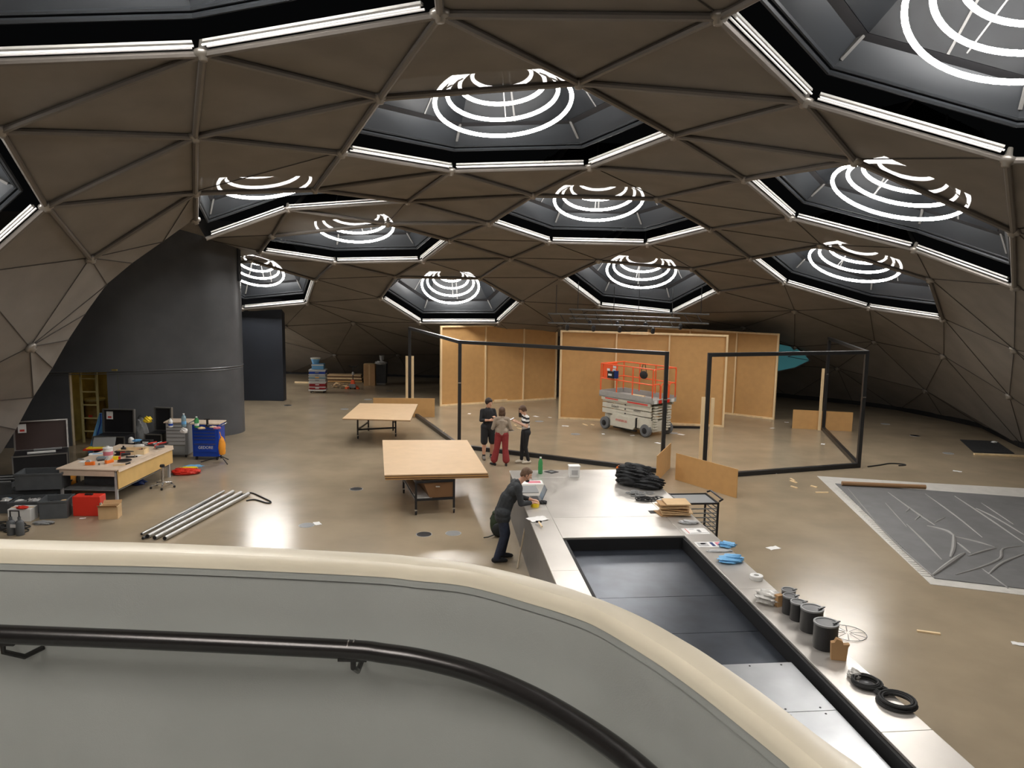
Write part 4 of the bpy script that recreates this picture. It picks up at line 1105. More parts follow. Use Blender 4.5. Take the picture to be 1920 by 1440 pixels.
MB().lathe([(.036, 0), (.04, 0), (.04, .07), (.036, .07), (.036, 0)], n=20).obj('core', 'cardboard', tp, smooth=True)
one(crumple(.085, .06, .06, 3), 'cap', 'cloth_black', 'small dark cap lying behind the yellow tape', 'cap', 1017, 944, 1.0, smooth=True)
one(sheet(.34, .24, 5, .012), 'crumpled_paper', 'white_paper', 'crumpled white paper lying on the counter rim', 'paper', 1008, 974, 1.0, .5)
hm_ = put('hammer', 'small tool with a pale wooden handle on the crumpled paper', 'tool', 1013, 984, 1.03, R(100))
MB().tube([V(-.13, 0, .012), V(.12, 0, .012)], .014, 8).obj('handle', 'pine', hm_, smooth=True)
MB().box((.13, 0, .014), (.035, .10, .028)).obj('head', 'black_metal', hm_, bevel=.004)
mg = put('magazine', 'open printed sheet beside the laptop, pink and white', 'magazine', 997, 905, 1.0, KZ)
MB().box((0, 0, .004), (.44, .30, .008)).obj('cover', 'white_paper', mg)
MB().box((.05, .02, .0085), (.26, .18, .001)).obj('print', 'pink_print', mg)
one(MB().box((0, 0, .006), (.36, .50, .012)), 'grey_pad', 'grey_mid', 'flat grey pad between the magazine and the laptop', 'pad', 990, 918, 1.0, KZ)
dp_ = put('floor_plate', 'black diamond-shaped plate near the green bottle', 'plate', 1034, 885, 1.0, R(45))
MB().box((0, 0, .004), (.22, .22, .008)).obj('plate', 'black_plastic', dp_); MB().box((0, 0, .009), (.09, .09, .002)).obj('inset', 'grey_mid', dp_)
def bottle(lbl, px, py, z, h, r_, m_, capm, lblm=None):
    t = put('bottle', lbl, 'bottle', px, py, z)
    MB().lathe([(r_ * .85, 0), (r_, .01), (r_, h * .42), (r_ * .93, h * .47), (r_, h * .52), (r_, h * .68), (r_ * .75, h * .80), (r_ * .36, h * .90), (r_ * .34, h * .95), (.001, h * .95)], n=18).obj('body', m_, t, smooth=True)
    MB().lathe([(r_ * .42, h * .93), (r_ * .42, h), (.001, h)], n=14).obj('cap', capm, t, smooth=True)
    if lblm: MB().lathe([(r_ * 1.01, h * .2), (r_ * 1.01, h * .42)], n=18).obj('label', lblm, t, smooth=True)
bottle('tall green plastic bottle standing on the far end of the counter', 1013, 888, 1.0, .36, .05, 'green_glass', 'white_plastic', 'green_glass')
wb = put('canister', 'square white canister with a lid standing on the counter', 'canister', 1076, 894, 1.0, KZ)
MB().box((0, 0, .11), (.21, .16, .22), taper=1.04).obj('body', 'white_plastic', wb, bevel=.008)
MB().box((0, 0, .235), (.24, .19, .03)).obj('lid', 'white_paper', wb, bevel=.006)
MB().box((0, -.083, .11), (.13, .002, .10)).obj('label', 'grey_light', wb)
bc = put('cloth_heap', 'big heap of crumpled black fabric on the counter corner', 'cloth', 1188, 906, 1.0, KZ)
crumple(.36, .40, .40, 11, 72, 40, .16, 2.6).obj('heap', 'cloth_black', bc, smooth=True)
q_ = crumple(.30, .26, .24, 12, 60, 34, .18, 2.6); q_.v = [(x + .22, y - .32, z) for x, y, z in q_.v]; q_.obj('fold', 'cloth_black', bc, smooth=True)
for k in range(9):
    r_ = random.Random(k + 40); pts = []
    for i in range(9):
        a_ = -1.1 + 2.2 * i / 8; rr = .36 + .03 * math.sin(i * 1.7 + k)
        pts.append(V(rr * math.sin(a_) * 1.0, -.34 * math.cos(a_) * (1 - .09 * k) , .05 + .036 * k + .02 * math.sin(i + k)))
    MB().tube(pts, .020, 6).obj('crease', 'cloth_black', bc, smooth=True)
cd = put('cordless_drill', 'orange and grey cordless drill beside the black fabric heap', 'drill', 1161, 889, 1.0, R(60))
MB().tube([V(-.10, 0, .16), V(.08, 0, .16)], .035, 10).obj('motor_body', 'orange_plastic', cd, smooth=True)
MB().tube([V(.08, 0, .16), V(.16, 0, .16)], [.028, .016], 10).obj('chuck', 'grey_light', cd, smooth=True)
MB().box((-.04, 0, .09), (.045, .035, .12), ry=R(12)).obj('grip', 'black_plastic', cd, bevel=.006)
MB().box((-.02, 0, .025), (.12, .07, .05)).obj('battery', 'black_plastic', cd, bevel=.006)
def loops(name, lbl, cat, px, py, z, m_, seed, n, rad, spread, r_=.008):
    t = put(name, lbl, cat, px, py, z); q = random.Random(seed)
    for k in range(n):
        cx, cy = q.uniform(-spread, spread), q.uniform(-spread * .6, spread * .6); rr = rad * q.uniform(.6, 1.1); e = q.uniform(.5, .9); ph = q.uniform(0, 6)
        MB().tube([V(cx + rr * math.cos(a * .4488), cy + rr * e * math.sin(a * .4488), r_ + .006 * k * .6 + .006 * math.sin(a * .9 + ph)) for a in range(14)], r_, 6, closed=True).obj('loop', m_, t, smooth=True)
    return t
loops('chain_pile', 'pile of grey rope links next to the black fabric heap', 'rope', 1200, 928, 1.0, 'grey_mid', 4, 12, .09, .22, .011)
loops('cable_pile', 'tangle of black cable loops in front of the cardboard stack', 'cable', 1222, 938, 1.0, 'black_rubber', 9, 11, .12, .20, .009)
for k in range(8):
    q = random.Random(60 + k)
    o_ = MB().box((0, 0, 0), (.50 + q.uniform(-.08, .06), .34 + q.uniform(-.06, .05), .016)).obj('cardboard_piece', 'cardboard_pale' if k % 3 else 'cardboard')
    p = G(1260, 964, 1.0); o_.location = (p.x + q.uniform(-.07, .07), p.y + q.uniform(-.03, .06), 1.012 + .030 * k); o_.rotation_euler = (q.uniform(-.03, .03), q.uniform(-.025, .025), q.uniform(-.3, .3))
    tag(o_, ['lowest', 'second lowest', 'third lowest', 'fourth lowest', 'fourth', 'third', 'second', 'topmost'][k] + (' cardboard piece from the bottom' if k == 3 else ' cardboard piece from the top' if k in (4, 5, 6) else ' cardboard piece') + ' of the stack on the counter', 'cardboard', 'cardboard stack on the counter')
# wire cart beside the counter
wc_ = thing('mesh_cart', 'black wire mesh cart standing on the floor against the counter', 'cart', K(2.2, 2.93 + .38, 0), KZ)
WX, WY, WZ = .74, .66, .98
for sx in (-1, 1):
    for sy_ in (-1, 1): MB().box((sx * WX / 2, sy_ * WY / 2, WZ / 2), (.035, .035, WZ)).obj('post', 'black_metal', wc_)
for z in (.12, WZ - .02):
    for sx in (-1, 1): MB().box((sx * WX / 2, 0, z), (.03, WY, .03)).obj('rail', 'black_metal', wc_)
    for sy_ in (-1, 1): MB().box((0, sy_ * WY / 2, z), (WX, .03, .03)).obj('rail', 'black_metal', wc_)
for k in range(9):
    z = .18 + k * .085
    MB().box((0, -WY / 2, z), (WX, .012, .02)).obj('wire', 'grey_mid', wc_); MB().box((WX / 2, 0, z), (.012, WY, .02)).obj('wire', 'grey_mid', wc_)
MB().box((0, 0, WZ - .03), (WX - .04, WY - .04, .012)).obj('shelf', 'grey_mid', wc_)
MB().tube([V(WX / 2 + .02, -WY / 2, WZ + .02), V(WX / 2 + .09, -WY / 2 + .02, WZ + .05), V(WX / 2 + .09, WY / 2 - .02, WZ + .05), V(WX / 2 + .02, WY / 2, WZ + .02)], .018, 8).obj('handle', 'black_metal', wc_, smooth=True)
one(crumple(.16, .09, .05, 21), 'work_gloves', 'grey_light', 'pair of grey work gloves at the black slot in the counter', 'gloves', 1291, 981, 1.0, smooth=True)
def printed(lbl, px, py, wd, dp, rz, bits, name='printed_sheet'):
    t = put(name, lbl, 'paper', px, py, 1.0, rz)
    sheet(wd, dp, int(px), .0015, .001).obj('sheet', 'white_paper', t)
    for x, y, a, b, m_ in bits: MB().box((x, y, .006), (a, b, .001)).obj('print', m_, t)
printed('white sheet with a red corner line beside the work gloves', 1304, 996, .40, .30, KZ, ((-.14, 0, .012, .24, 'red_print'), (.03, -.10, .30, .006, 'black_print'), (.06, .0, .05, .12, 'grey_mid'), (-.04, .09, .08, .01, 'grey_mid')))
printed('white sheet with dark sketches and a pink patch', 1330, 1021, .42, .24, KZ, ((-.10, 0, .16, .15, 'grey_light'), (-.09, .03, .08, .06, 'grey_mid'), (.05, 0, .05, .17, 'blue_dark'), (.15, .02, .08, .13, 'pink_print')), 'sketch_sheet')
one(crumple(.20, .05, .03, 23), 'rag', 'grey_light', 'crumpled pale rag below the sketch sheet', 'rag', 1348, 1034, 1.0, KZ, smooth=True)
one(crumple(.13, .11, .07, 24, 34, 20, .22), 'blue_cloth', 'blue_light', 'small light blue cloth hanging over the counter edge', 'cloth', 1364, 1024, 1.0, smooth=True)
one(crumple(.20, .14, .09, 25, 36, 22, .22), 'blue_glove', 'blue_light', 'crumpled light blue glove on the counter rim', 'glove', 1370, 1052, 1.0, .3, smooth=True)
tw = put('tape_roll', 'white roll of tape standing flat on the counter rim', 'tape', 1418, 1086, 1.0)
MB().lathe([(.035, 0), (.085, 0), (.09, .01), (.09, .055), (.085, .06), (.035, .06), (.035, 0)], n=22).obj('tape', 'white_plastic', tw, smooth=True)
one(crumple(.16, .16, .15, 31, 40, 24, .2, 2.0), 'plastic_bag', 'clear_bag', 'crumpled translucent plastic bag beside the small brown block', 'bag', 1440, 1128, 1.0, smooth=True)
one(MB().box((0, 0, .075), (.10, .07, .15)), 'brown_block', 'cardboard', 'small brown cardboard block next to the plastic bag', 'box', 1460, 1136, 1.0, .4, bevel=.003)
def can(lbl, px, py, r_, h):
    t = put('paint_can', lbl, 'can', px, py, 1.0, 0, 'black cans in a row on the counter')
    MB().lathe([(r_ * .98, 0), (r_, .006), (r_, h - .02), (r_ * 1.03, h - .015), (r_ * 1.03, h)], n=24).obj('body', 'black_plastic', t, smooth=True)
    MB().lathe([(r_ * 1.04, h - .012), (r_ * 1.04, h + .006), (r_ * .88, h + .006), (r_ * .84, h - .008), (.001, h - .008)], n=24).obj('lid', 'grey_mid', t, smooth=True)
    MB().box((r_ * .8, -.02, h + .012), (r_ * .9, .02, .01), rz=.6).obj('lid_tab', 'black_plastic', t)
can('smallest black can, farthest along the row beside the brown block', 1477, 1134, .085, .20)
can('narrow black can with a scrap of white on its lid', 1480, 1149, .09, .22)
can('narrow black can between a small can and a big can', 1495, 1161, .092, .22)
can('big black can between the narrow cans and another big can', 1520, 1181, .128, .27)
can('big black can at the end of the row, beside the torn cardboard', 1546, 1213, .132, .29)
tb = put('torn_cardboard', 'torn upright piece of brown cardboard beside the last big can', 'cardboard', 1571, 1236, 1.0, R(-12))
m_ = MB().prism([(-.075, 0), (.08, 0), (.09, .16), (.105, .19), (.04, .18), (.03, .22), (-.03, .24), (-.05, .20), (-.085, .19)], -.03, .03)
m_.v = [(x, z, y) for x, y, z in m_.v]; m_.f = [tuple(reversed(f)) for f in m_.f]
m_.obj('box', 'cardboard', tb)
def coil(lbl, px, py, rad, n, r_=.011):
    t = put('cable_coil', lbl, 'cable', px, py, 1.0, 0, 'cable coils on the counter rim')
    q = random.Random(int(px))
    for k in range(n):
        a0 = q.uniform(0, 6); rr = rad * q.uniform(.78, 1.05); cx, cy = q.uniform(-.012, .012), q.uniform(-.012, .012)
        MB().tube([V(cx + rr * math.cos(i * .2856 + a0), cy + rr * math.sin(i * .2856 + a0), r_ + .008 * k) for i in range(22)], r_, 6, closed=True).obj('winding', 'black_rubber', t, smooth=True)
    return t
t = coil('flat black cable coil with a filled centre on the counter rim', 1624, 1284, .15, 6); MB().lathe([(.07, 0), (.07, .02), (.02, .03), (.001, .03)], n=16).obj('plug', 'black_plastic', t)
coil('small bundle of black cable between the two larger coils', 1652, 1299, .07, 4)
coil('open black cable ring with a bare centre on the counter rim', 1681, 1320, .165, 6, .013)
one(crumple(.07, .06, .08, 37, 20, 12, .35), 'plastic_scrap', 'clear_bag', 'scrap of clear plastic beside the first cable coil', 'plastic', 1601, 1270, 1.0, smooth=True)
wg = put('wire_guard', 'thin round wire guard lying on the floor behind the last can', 'guard', 1589, 1188, 0.0)
MB().tube([V(.26 * math.cos(i * .2618), .26 * math.sin(i * .2618), .012) for i in range(24)], .004, 5, closed=True).obj('rim', 'black_metal', wg)
for i in range(10): MB().tube([V(.04 * math.cos(i * .628), .04 * math.sin(i * .628), .02), V(.26 * math.cos(i * .628), .26 * math.sin(i * .628), .012)], .003, 4).obj('spoke', 'black_metal', wg)

# backpack at the typing person's feet
bpk = put('backpack', 'dark green backpack on the floor behind the typing person', 'backpack', 934, 1004, 0.0, R(15))
MB().ellipsoid((0, 0, .25), (.17, .13, .26), 18, 12).obj('body', 'pack_green', bpk, smooth=True)
MB().ellipsoid((-.03, -.12, .16), (.13, .07, .14), 14, 10).obj('pocket', 'pack_black', bpk, smooth=True)
MB().ellipsoid((.02, 0, .47), (.15, .11, .06), 14, 8).obj('flap', 'pack_green', bpk, smooth=True)
for s in (-1, 1): MB().tube([V(.08 * s, .11, .42), V(.11 * s, .19, .30), V(.09 * s, .14, .08)], .018, 6).obj('strap', 'pack_black', bpk, smooth=True)
MB().tube([V(-.1, -.08, .05), V(-.24, -.14, .03), V(-.32, -.10, .012)], .010, 6).obj('loose_strap', 'pack_black', bpk, smooth=True)

# ================================================================== grey sheet spread over the floor
def on_floor(ps, z=0.0): return [G(x, y, z) for x, y in ps]
film = on_floor([(1532, 893), (1745, 1096), (2120, 1140), (2080, 925), (1722, 905)])
c = sum(film, V(0, 0, 0)) / 5
fs_ = thing('ground_sheet', 'large grey sheet spread over white plastic film on the floor', 'sheet', V(c.x, c.y, 0))
MB().prism([(p.x - c.x, p.y - c.y) for p in film], .002, .008).obj('plastic_film', 'plastic_film', fs_)
gs = on_floor([(1566, 908), (1752, 1086), (2060, 1122), (2030, 942)])
MB().prism([(p.x - c.x, p.y - c.y) for p in gs], .010, .024).obj('grey_cloth', 'sheet_grey', fs_)
def fold(ps, r_=.03, m_='sheet_fold'):
    q = [G(x, y) - V(c.x, c.y, 0) + V(0, 0, .022) for x, y in ps]
    q = [V(p.x, p.y, .024) for p in smoothpath([v.xy for v in q], 4)]
    n = len(q); MB().tube(q, [r_ * (.35 + .65 * math.sin(math.pi * (i + .5) / n)) for i in range(n)], 8).obj('fold', m_, fs_, smooth=True)
for ps, r_ in (([(1665, 925), (1720, 965), (1753, 987)], .022), ([(1738, 988), (1775, 998), (1790, 1008)], .03), ([(1788, 1005), (1788, 1030), (1782, 1048)], .045), ([(1790, 1008), (1830, 1018), (1865, 1028)], .022),
               ([(1748, 1082), (1785, 1056), (1808, 1040)], .05), ([(1815, 1045), (1845, 1036), (1868, 1030)], .03), ([(1792, 1080), (1840, 1066), (1875, 1050), (1880, 1032), (1915, 1026)], .028), ([(1853, 1080), (1880, 1058), (1935, 1036)], .03),
               ([(1735, 928), (1790, 968), (1842, 1010)], .02), ([(1790, 932), (1850, 972), (1920, 1020)], .022), ([(1830, 955), (1870, 975), (1920, 1005)], .022), ([(1700, 985), (1735, 1020), (1766, 1052)], .022), ([(1660, 945), (1700, 990)], .014),
               ([(1640, 980), (1690, 1030), (1752, 1085)], .016), ([(1590, 918), (1640, 978)], .014), ([(1840, 945), (1900, 985)], .016), ([(1795, 1020), (1820, 1040)], .022), ([(1698, 962), (1708, 953)], .02), ([(1715, 978), (1728, 966)], .02), ([(1752, 982), (1772, 972)], .018), ([(1840, 1068), (1890, 1105)], .014)):
    fold(ps, r_)
p0, p1 = G(1566, 908), G(1752, 1086)
wr = on_floor([(1566, 911), (1597, 940), (1629, 972), (1665, 1008), (1702, 1045), (1745, 1088)])
for k in range(46):
    f_ = k / 45 * .93 + .04; i_ = min(int(f_ * 5), 4); q = wr[i_].lerp(wr[i_ + 1], f_ * 5 - i_) - V(c.x, c.y, 0)
    MB().tube([q + V(-.08, .02, .012), q + V(.0, -.02, .016), q + V(.07, -.02, .012)], .010, 5).obj('film_pleat', 'plastic_film', fs_)
ra, rb = G(1578, 912), G(1735, 919)
rr = MB().tube([V(0, 0, 0), rb - ra], .055, 14).obj('cardboard_tube', 'brown_roll', smooth=True); rr.location = ra + V(0, 0, .082)
tag(rr, 'long brown cardboard tube lying on the edge of the grey sheet', 'tube')
mt = on_floor([(1800, 825), (1868, 828), (1902, 851), (1826, 849)])
cm = sum(mt, V(0, 0, 0)) / 4
bm_ = MB().prism([(p.x - cm.x, p.y - cm.y) for p in mt], 0, .02).obj('dark_mat', 'cloth_black'); bm_.location = (cm.x, cm.y, 0); tag(bm_, 'square black mat on the floor near the dome wall', 'mat')
pa, pb = G(1826, 853), G(1935, 858)
pk = MB().bar(V(0, 0, .03), (pb - pa) + V(0, 0, .03), .10, .05).obj('plank', 'pine'); pk.location = pa; tag(pk, 'pale wooden plank lying in front of the black mat', 'plank')
one(crumple(.09, .06, .05, 71), 'paper_scrap', 'white_paper', 'white scrap of paper lying on the black mat', 'paper', 1864, 830, .02)
q = smoothpath([G(x, y).xy for x, y in ((1627, 876), (1650, 873), (1668, 870), (1690, 871), (1698, 873), (1685, 874))], 5)
cb_ = MB().tube([V(p.x - q[0].x, p.y - q[0].y, .018) for p in q], .018, 6).obj('cable', 'black_rubber', smooth=True); cb_.location = (q[0].x, q[0].y, 0); tag(cb_, 'short black cable on the floor at the corner of the black frame', 'cable')
bar_ = MB().box((0, 0, .04), (1.5, .1, .08)).obj('steel_bar', 'frame_black'); p = G(1285, 803); bar_.location = (p.x, p.y, 0); tag(bar_, 'black steel bar lying on the floor behind the scissor lift', 'bar')

# paper scraps, offcuts and floor sockets strewn about
SCR = [(1005, 781, 0), (1031, 783, 0), (1060, 799, 0), (1131, 814, 1), (1186, 817, 1), (1234, 831, 1), (1277, 815, 1), (1448, 803, 0), (1475, 792, 0), (1543, 833, 1), (1452, 887, 1), (1486, 900, 2), (1488, 904, 2), (1489, 914, 2), (1526, 913, 2), (1541, 924, 2),
       (880, 776, 0), (980, 796, 2), (966, 798, 2), (974, 804, 2), (1097, 797, 2), (1111, 797, 2), (1450, 1028, 0), (1741, 1187, 2), (1795, 884, 0), (1910, 1208, 0), (826, 810, 2), (595, 982, 0)]
for k, (x, y, m_) in enumerate(SCR):
    q = random.Random(k); sz = .10 + q.random() * .10
    if m_ == 2: mb = MB().box((0, 0, .012), (sz * 1.6, .045, .022))
    else: mb = sheet(sz * 1.3, sz * .8, k, .006, .002, 5)
    near = 'the lift' if 1100 < x < 1300 else 'the grey sheet' if x > 1400 and y > 870 else 'the talking people' if x < 1070 and x > 850 else 'the right-angled frame' if x > 1400 else 'the tables'
    one(mb, 'wood_scrap' if m_ == 2 else 'paper_scrap', 'pine' if m_ == 2 else 'white_paper', ('small pale wood scrap' if m_ == 2 else 'small white paper scrap') + ' on the floor near ' + near.replace('right-angled', 'cornered black'), 'scrap', x, y, 0, q.uniform(0, 3), ('wood' if m_ == 2 else 'paper') + ' scraps near ' + near)
for k, (x, y) in enumerate([(955, 807), (1011, 790), (1079, 814), (540, 760), (646, 767), (690, 749), (668, 917), (850, 1000), (575, 985), (795, 1002), (1262, 700 + 112), (1660, 795), (1715, 817), (1778, 850), (600, 727), (730, 733)]):
    t = put('floor_socket', 'round flush floor socket in the concrete', 'socket', x, y, 0, 0, 'flush floor sockets')
    MB().lathe([(.15, .0), (.15, .006), (.12, .008), (.001, .008)], n=18).obj('lid', 'grey_mid' if k % 3 else 'black_metal', t)
    MB().lathe([(.16, 0), (.16, .004), (.15, .004)], n=18).obj('rim', 'grey_light', t)

# ================================================================== back of the hall
tr_ = put('crate_trolley', 'tall trolley stacked with blue and red organiser drawers', 'trolley', 597, 736, 0, R(4))
for sx in (-1, 1):
    for sy_ in (-1, 1): MB().lathe([(.05, -.02), (.06, 0), (.05, .02)], (sx * .28, sy_ * .2, .06), 12, Matrix.Rotation(R(90), 4, 'Y')).obj('caster', 'black_rubber', tr_)
z = .12
MB().box((0, 0, z + .02), (.76, .55, .05)).obj('base_tray', 'white_plastic', tr_); z += .05
for k, (h, m_, w_) in enumerate(((.13, 'red_dark', .70), (.17, 'red_dark', .70), (.05, 'white_plastic', .78), (.12, 'grey_light', .72), (.12, 'water_plastic', .72), (.10, 'grey_light', .72), (.14, 'blue_paint', .70), (.05, 'white_plastic', .74))):
    d_ = MB().box((0, 0, z + h / 2), (w_, .5, h - .012)).obj('organiser', m_, tr_, bevel=.008)
    if h > .06:
        MB().box((0, -.26, z + h - .02), (w_ + .03, .03, .025)).obj('rim', 'white_plastic', d_)
        MB().box((0, -.27, z + h / 2), (.16, .03, .04)).obj('latch', 'white_plastic' if k < 2 else 'orange_strap' if k == 4 else 'grey_mid', d_)
    z += h
MB().box((.02, 0, z + .13), (.52, .4, .24)).obj('tool_case', 'blue_light', tr_, bevel=.02); MB().box((.02, -.205, z + .2), (.54, .02, .05)).obj('case_rim', 'white_plastic', tr_)
MB().lathe([(.14, 0), (.20, .22), (.21, .24), (.001, .24)], (-.10, 0, z + .25), 18).obj('bucket', 'blue_light', tr_, smooth=True)
MB().lathe([(.22, 0), (.22, .05), (.001, .06)], (-.10, 0, z + .46), 18).obj('bucket_lid', 'white_plastic', tr_, smooth=True)
pl_ = put('plank_stack', 'low stack of long wooden boards lying against the back wall', 'planks', 647, 716, 0, R(2))
for k in range(5): MB().box((0.0, .0 + .02 * (k % 2), .05 + k * .075), (1.75 - .03 * k, .5, .06)).obj('plank', ('mdf', 'mdf_edge', 'pine', 'mdf_edge', 'mdf_pale')[k], pl_)
t = put('wood_batten', 'single pale batten lying behind the drawer trolley', 'batten', 574, 718, 0); MB().box((0, 0, .03), (1.1, .08, .06)).obj('strip', 'pine', t)
for k in range(14):
    q = random.Random(90 + k); o_ = MB().box((0, 0, 0), (.5 * q.uniform(.6, 1.1), .07, .035)).obj('wood_offcut', 'pine' if k % 3 else 'pine_grey')
    p = G(641, 727); o_.location = (p.x + q.uniform(-.42, .36), p.y + q.uniform(-.3, .3), .03 + .028 * (k % 6)); o_.rotation_euler = (q.uniform(-.15, .15), q.uniform(-.2, .2), q.uniform(0, 3.1))
    tag(o_, 'pale wood offcut in the loose heap beside the orange pallet jack', 'offcut', 'offcuts heaped by the pallet jack')
pj = put('pallet_jack', 'small orange hand pallet jack with a dark upright handle', 'pallet jack', 661, 730, 0, R(0))
for s in (-1, 1):
    MB().bar(V(.12 * s, .3, .09), V(.27 * s, -.12, .06), .12, .06).obj('fork', 'orange_paint', pj)
    MB().lathe([(.05, -.03), (.055, 0), (.05, .03)], (.1 * s, .05, .055), 12, Matrix.Rotation(R(90), 4, 'Y')).obj('wheel', 'black_rubber', pj)
MB().box((0, .1, .26), (.26, .24, .34), taper=.5).obj('pump', 'orange_paint', pj, bevel=.01)
MB().box((0, -.04, .17), (.30, .05, .16)).obj('plate', 'grey_mid', pj)
MB().tube([V(0, .1, .40), V(0, .18, 1.02)], .022, 8).obj('handle_shaft', 'black_metal', pj)
MB().tube([V(-.2, .19, 1.10), V(-.12, .18, 1.02), V(.12, .18, 1.02), V(.2, .19, 1.10)], .022, 8).obj('handle_grip', 'black_rubber', pj, smooth=True)
MB().ellipsoid((0, .14, .72), (.06, .05, .08), 10, 8).obj('release_unit', 'grey_light', pj, smooth=True)
cab = put('cardboard_box', 'tall brown cardboard box standing beside a dark bin', 'box', 692.5, 723.5, 0, R(3))
MB().box((0, .2, .52), (.54, .4, 1.04)).obj('carton', 'cardboard', cab, bevel=.006)
for s in (-1, 1): MB().box((.135 * s, .2, 1.045), (.265, .4, .008), ry=R(2 * s)).obj('flap', 'cardboard_pale', cab)
MB().box((0, -.002, .53), (.05, .003, 1.0)).obj('tape_strip', 'cardboard_pale', cab)
bn = put('waste_bin', 'tall dark grey bin with odds and ends on top', 'bin', 714.5, 721, 0)
MB().box((0, .2, .56), (.46, .4, 1.0), taper=1.12).obj('body', 'grey_plastic', bn, bevel=.01)
MB().box((0, .2, .035), (.4, .36, .07)).obj('foot', 'grey_light', bn)
MB().box((0, .2, 1.07), (.56, .48, .03)).obj('rim', 'black_plastic', bn)
one(MB().lathe([(.09, 0), (.12, .22), (.125, .23), (.001, .23)], n=16), 'bucket', 'grey_light', 'small grey bucket standing on top of the dark bin', 'bucket', 716, 675.5, 1.24, smooth=True)
one(crumple(.26, .2, .16, 81), 'rag_heap', 'grey_light', 'grey rags heaped on top of the dark bin', 'rags', 714, 683, 1.085, smooth=True)

# ================================================================== workshop corner
bt = [G(108, 877, .8), G(218, 881, .8), G(322, 835, .8)]
bw = (bt[1] - bt[0]).length; bl_ = (bt[2] - bt[1]).length
a_y = math.atan2(bt[2].y - bt[1].y, bt[2].x - bt[1].x) - math.pi / 2
wbx = thing('workbench', 'long workbench with a pale top and an ochre plywood side panel', 'workbench', V(bt[1].x, bt[1].y, 0), a_y)
# local: x to the right (0 = near right corner, -bw = left), y away from the viewer
MB().box((-bw / 2, bl_ / 2, .785), (bw, bl_, .03)).obj('top', 'bench_top', wbx, bevel=.004)
for x in (-.06, -bw + .06):
    for y in (.08, bl_ - .08): MB().box((x, y, .385), (.05, .05, .77)).obj('leg', 'grey_light', wbx)
MB().box((.012, bl_ / 2, .56), (.018, bl_ - .05, .40)).obj('side_panel', 'ochre_ply', wbx)
MB().box((-bw / 2, .03, .70), (bw - .12, .02, .12)).obj('apron', 'bench_top', wbx)
MB().box((-bw / 2, bl_ / 2, .30), (bw - .1, bl_ - .2, .02)).obj('shelf', 'grey_mid', wbx)
MB().add([(.03, .02, .803), (.05, .02, .74), (.045, bl_, .70), (.03, bl_, .803)], [(0, 1, 2, 3)]).obj('paper_overhang', 'bench_top', wbx)
WM = Matrix.Translation((bt[1].x, bt[1].y, 0)) @ Matrix.Rotation(a_y, 4, 'Z')
ZB = .80
def wput(name, lbl, cat, px, py, rz=0, z=ZB): return put(name, lbl, cat, px, py, z, rz)
def dispenser(lbl, px, py, rz):
    t = wput('tape_dispenser', lbl, 'dispenser', px, py, rz)
    MB().box((0, 0, .04), (.20, .07, .08)).obj('body', 'orange_plastic', t, bevel=.012); MB().lathe([(.03, -.03), (.055, -.03), (.055, .03), (.03, .03)], (-.03, 0, .07), 14, Matrix.Rotation(R(90), 4, 'X')).obj('roll', 'grey_light', t)
dispenser('orange tape dispenser lying at the near end of the workbench', 169, 872, .1); dispenser('orange tape dispenser beside the yellow tape measure', 205, 868, 1.2)
ym = wput('tape_measure', 'yellow tape measure with a red end on the workbench', 'tool', 217, 862, .4)
MB().box((0, 0, .04), (.12, .07, .08)).obj('body', 'yellow_plastic', ym, bevel=.01); MB().box((.08, 0, .035), (.05, .06, .06)).obj('end', 'red_plastic', ym, bevel=.006)
t = wput('dish', 'flat round dark dish on the workbench', 'dish', 234, 865); MB().lathe([(.10, 0), (.145, .02), (.145, .028), (.09, .012), (.001, .010)], n=22).obj('bowl', 'grey_mid', t, smooth=True); MB().lathe([(.145, .028), (.152, .03), (.145, .034)], n=22).obj('rim', 'black_plastic', t)
t = wput('wooden_box', 'shallow wooden box holding tools on the workbench', 'box', 250, 850, a_y + .1)
for d_ in (((0, -.14, .06), (.62, .015, .12)), ((0, .14, .06), (.62, .015, .12)), ((-.3, 0, .06), (.015, .28, .12)), ((.3, 0, .06), (.015, .28, .12)), ((0, 0, .008), (.6, .28, .012))): MB().box(*d_).obj('side', 'pine', t)
for k in range(4): one(MB().tube([V(-.14, 0, .02), V(.14, 0, .02)], .016, 7), 'hand_tool', ('black_plastic', 'chrome', 'red_plastic', 'black_plastic')[k], ('black', 'bright steel', 'red-handled', 'short black')[k] + ' hand tool lying in the shallow wooden box', 'tool', 240 + 7 * k, 848 - k, .86, .4 * k + .2)
t = wput('glue_pot', 'white lidded pot with a pink label on the workbench', 'pot', 203, 856); MB().lathe([(.10, 0), (.105, .01), (.105, .17), (.09, .19), (.001, .19)], n=20).obj('body', 'white_plastic', t, smooth=True); MB().lathe([(.09, .19), (.11, .192), (.11, .215), (.03, .225), (.03, .25), (.001, .25)], n=20).obj('lid', 'white_paper', t, smooth=True); MB().lathe([(.107, .04), (.107, .13)], n=20).obj('label', 'pink_print', t, smooth=True)
t = wput('wire_spool', 'black spool of wire on the workbench beside the glue pot', 'spool', 222, 853); MB().lathe([(.085, 0), (.085, .015), (.05, .02), (.05, .07), (.085, .075), (.085, .09), (.02, .09), (.001, .05)], n=20).obj('spool', 'black_plastic', t, smooth=True)
t = wput('clamp', 'black screw clamp lying on the workbench', 'clamp', 247, 858, .5); MB().box((0, 0, .02), (.24, .03, .03)).obj('bar', 'black_metal', t); MB().box((-.1, .05, .02), (.03, .12, .03)).obj('jaw', 'black_metal', t); MB().tube([V(.07, -.04, .02), V(.07, .12, .02)], .012, 8).obj('screw', 'chrome', t)
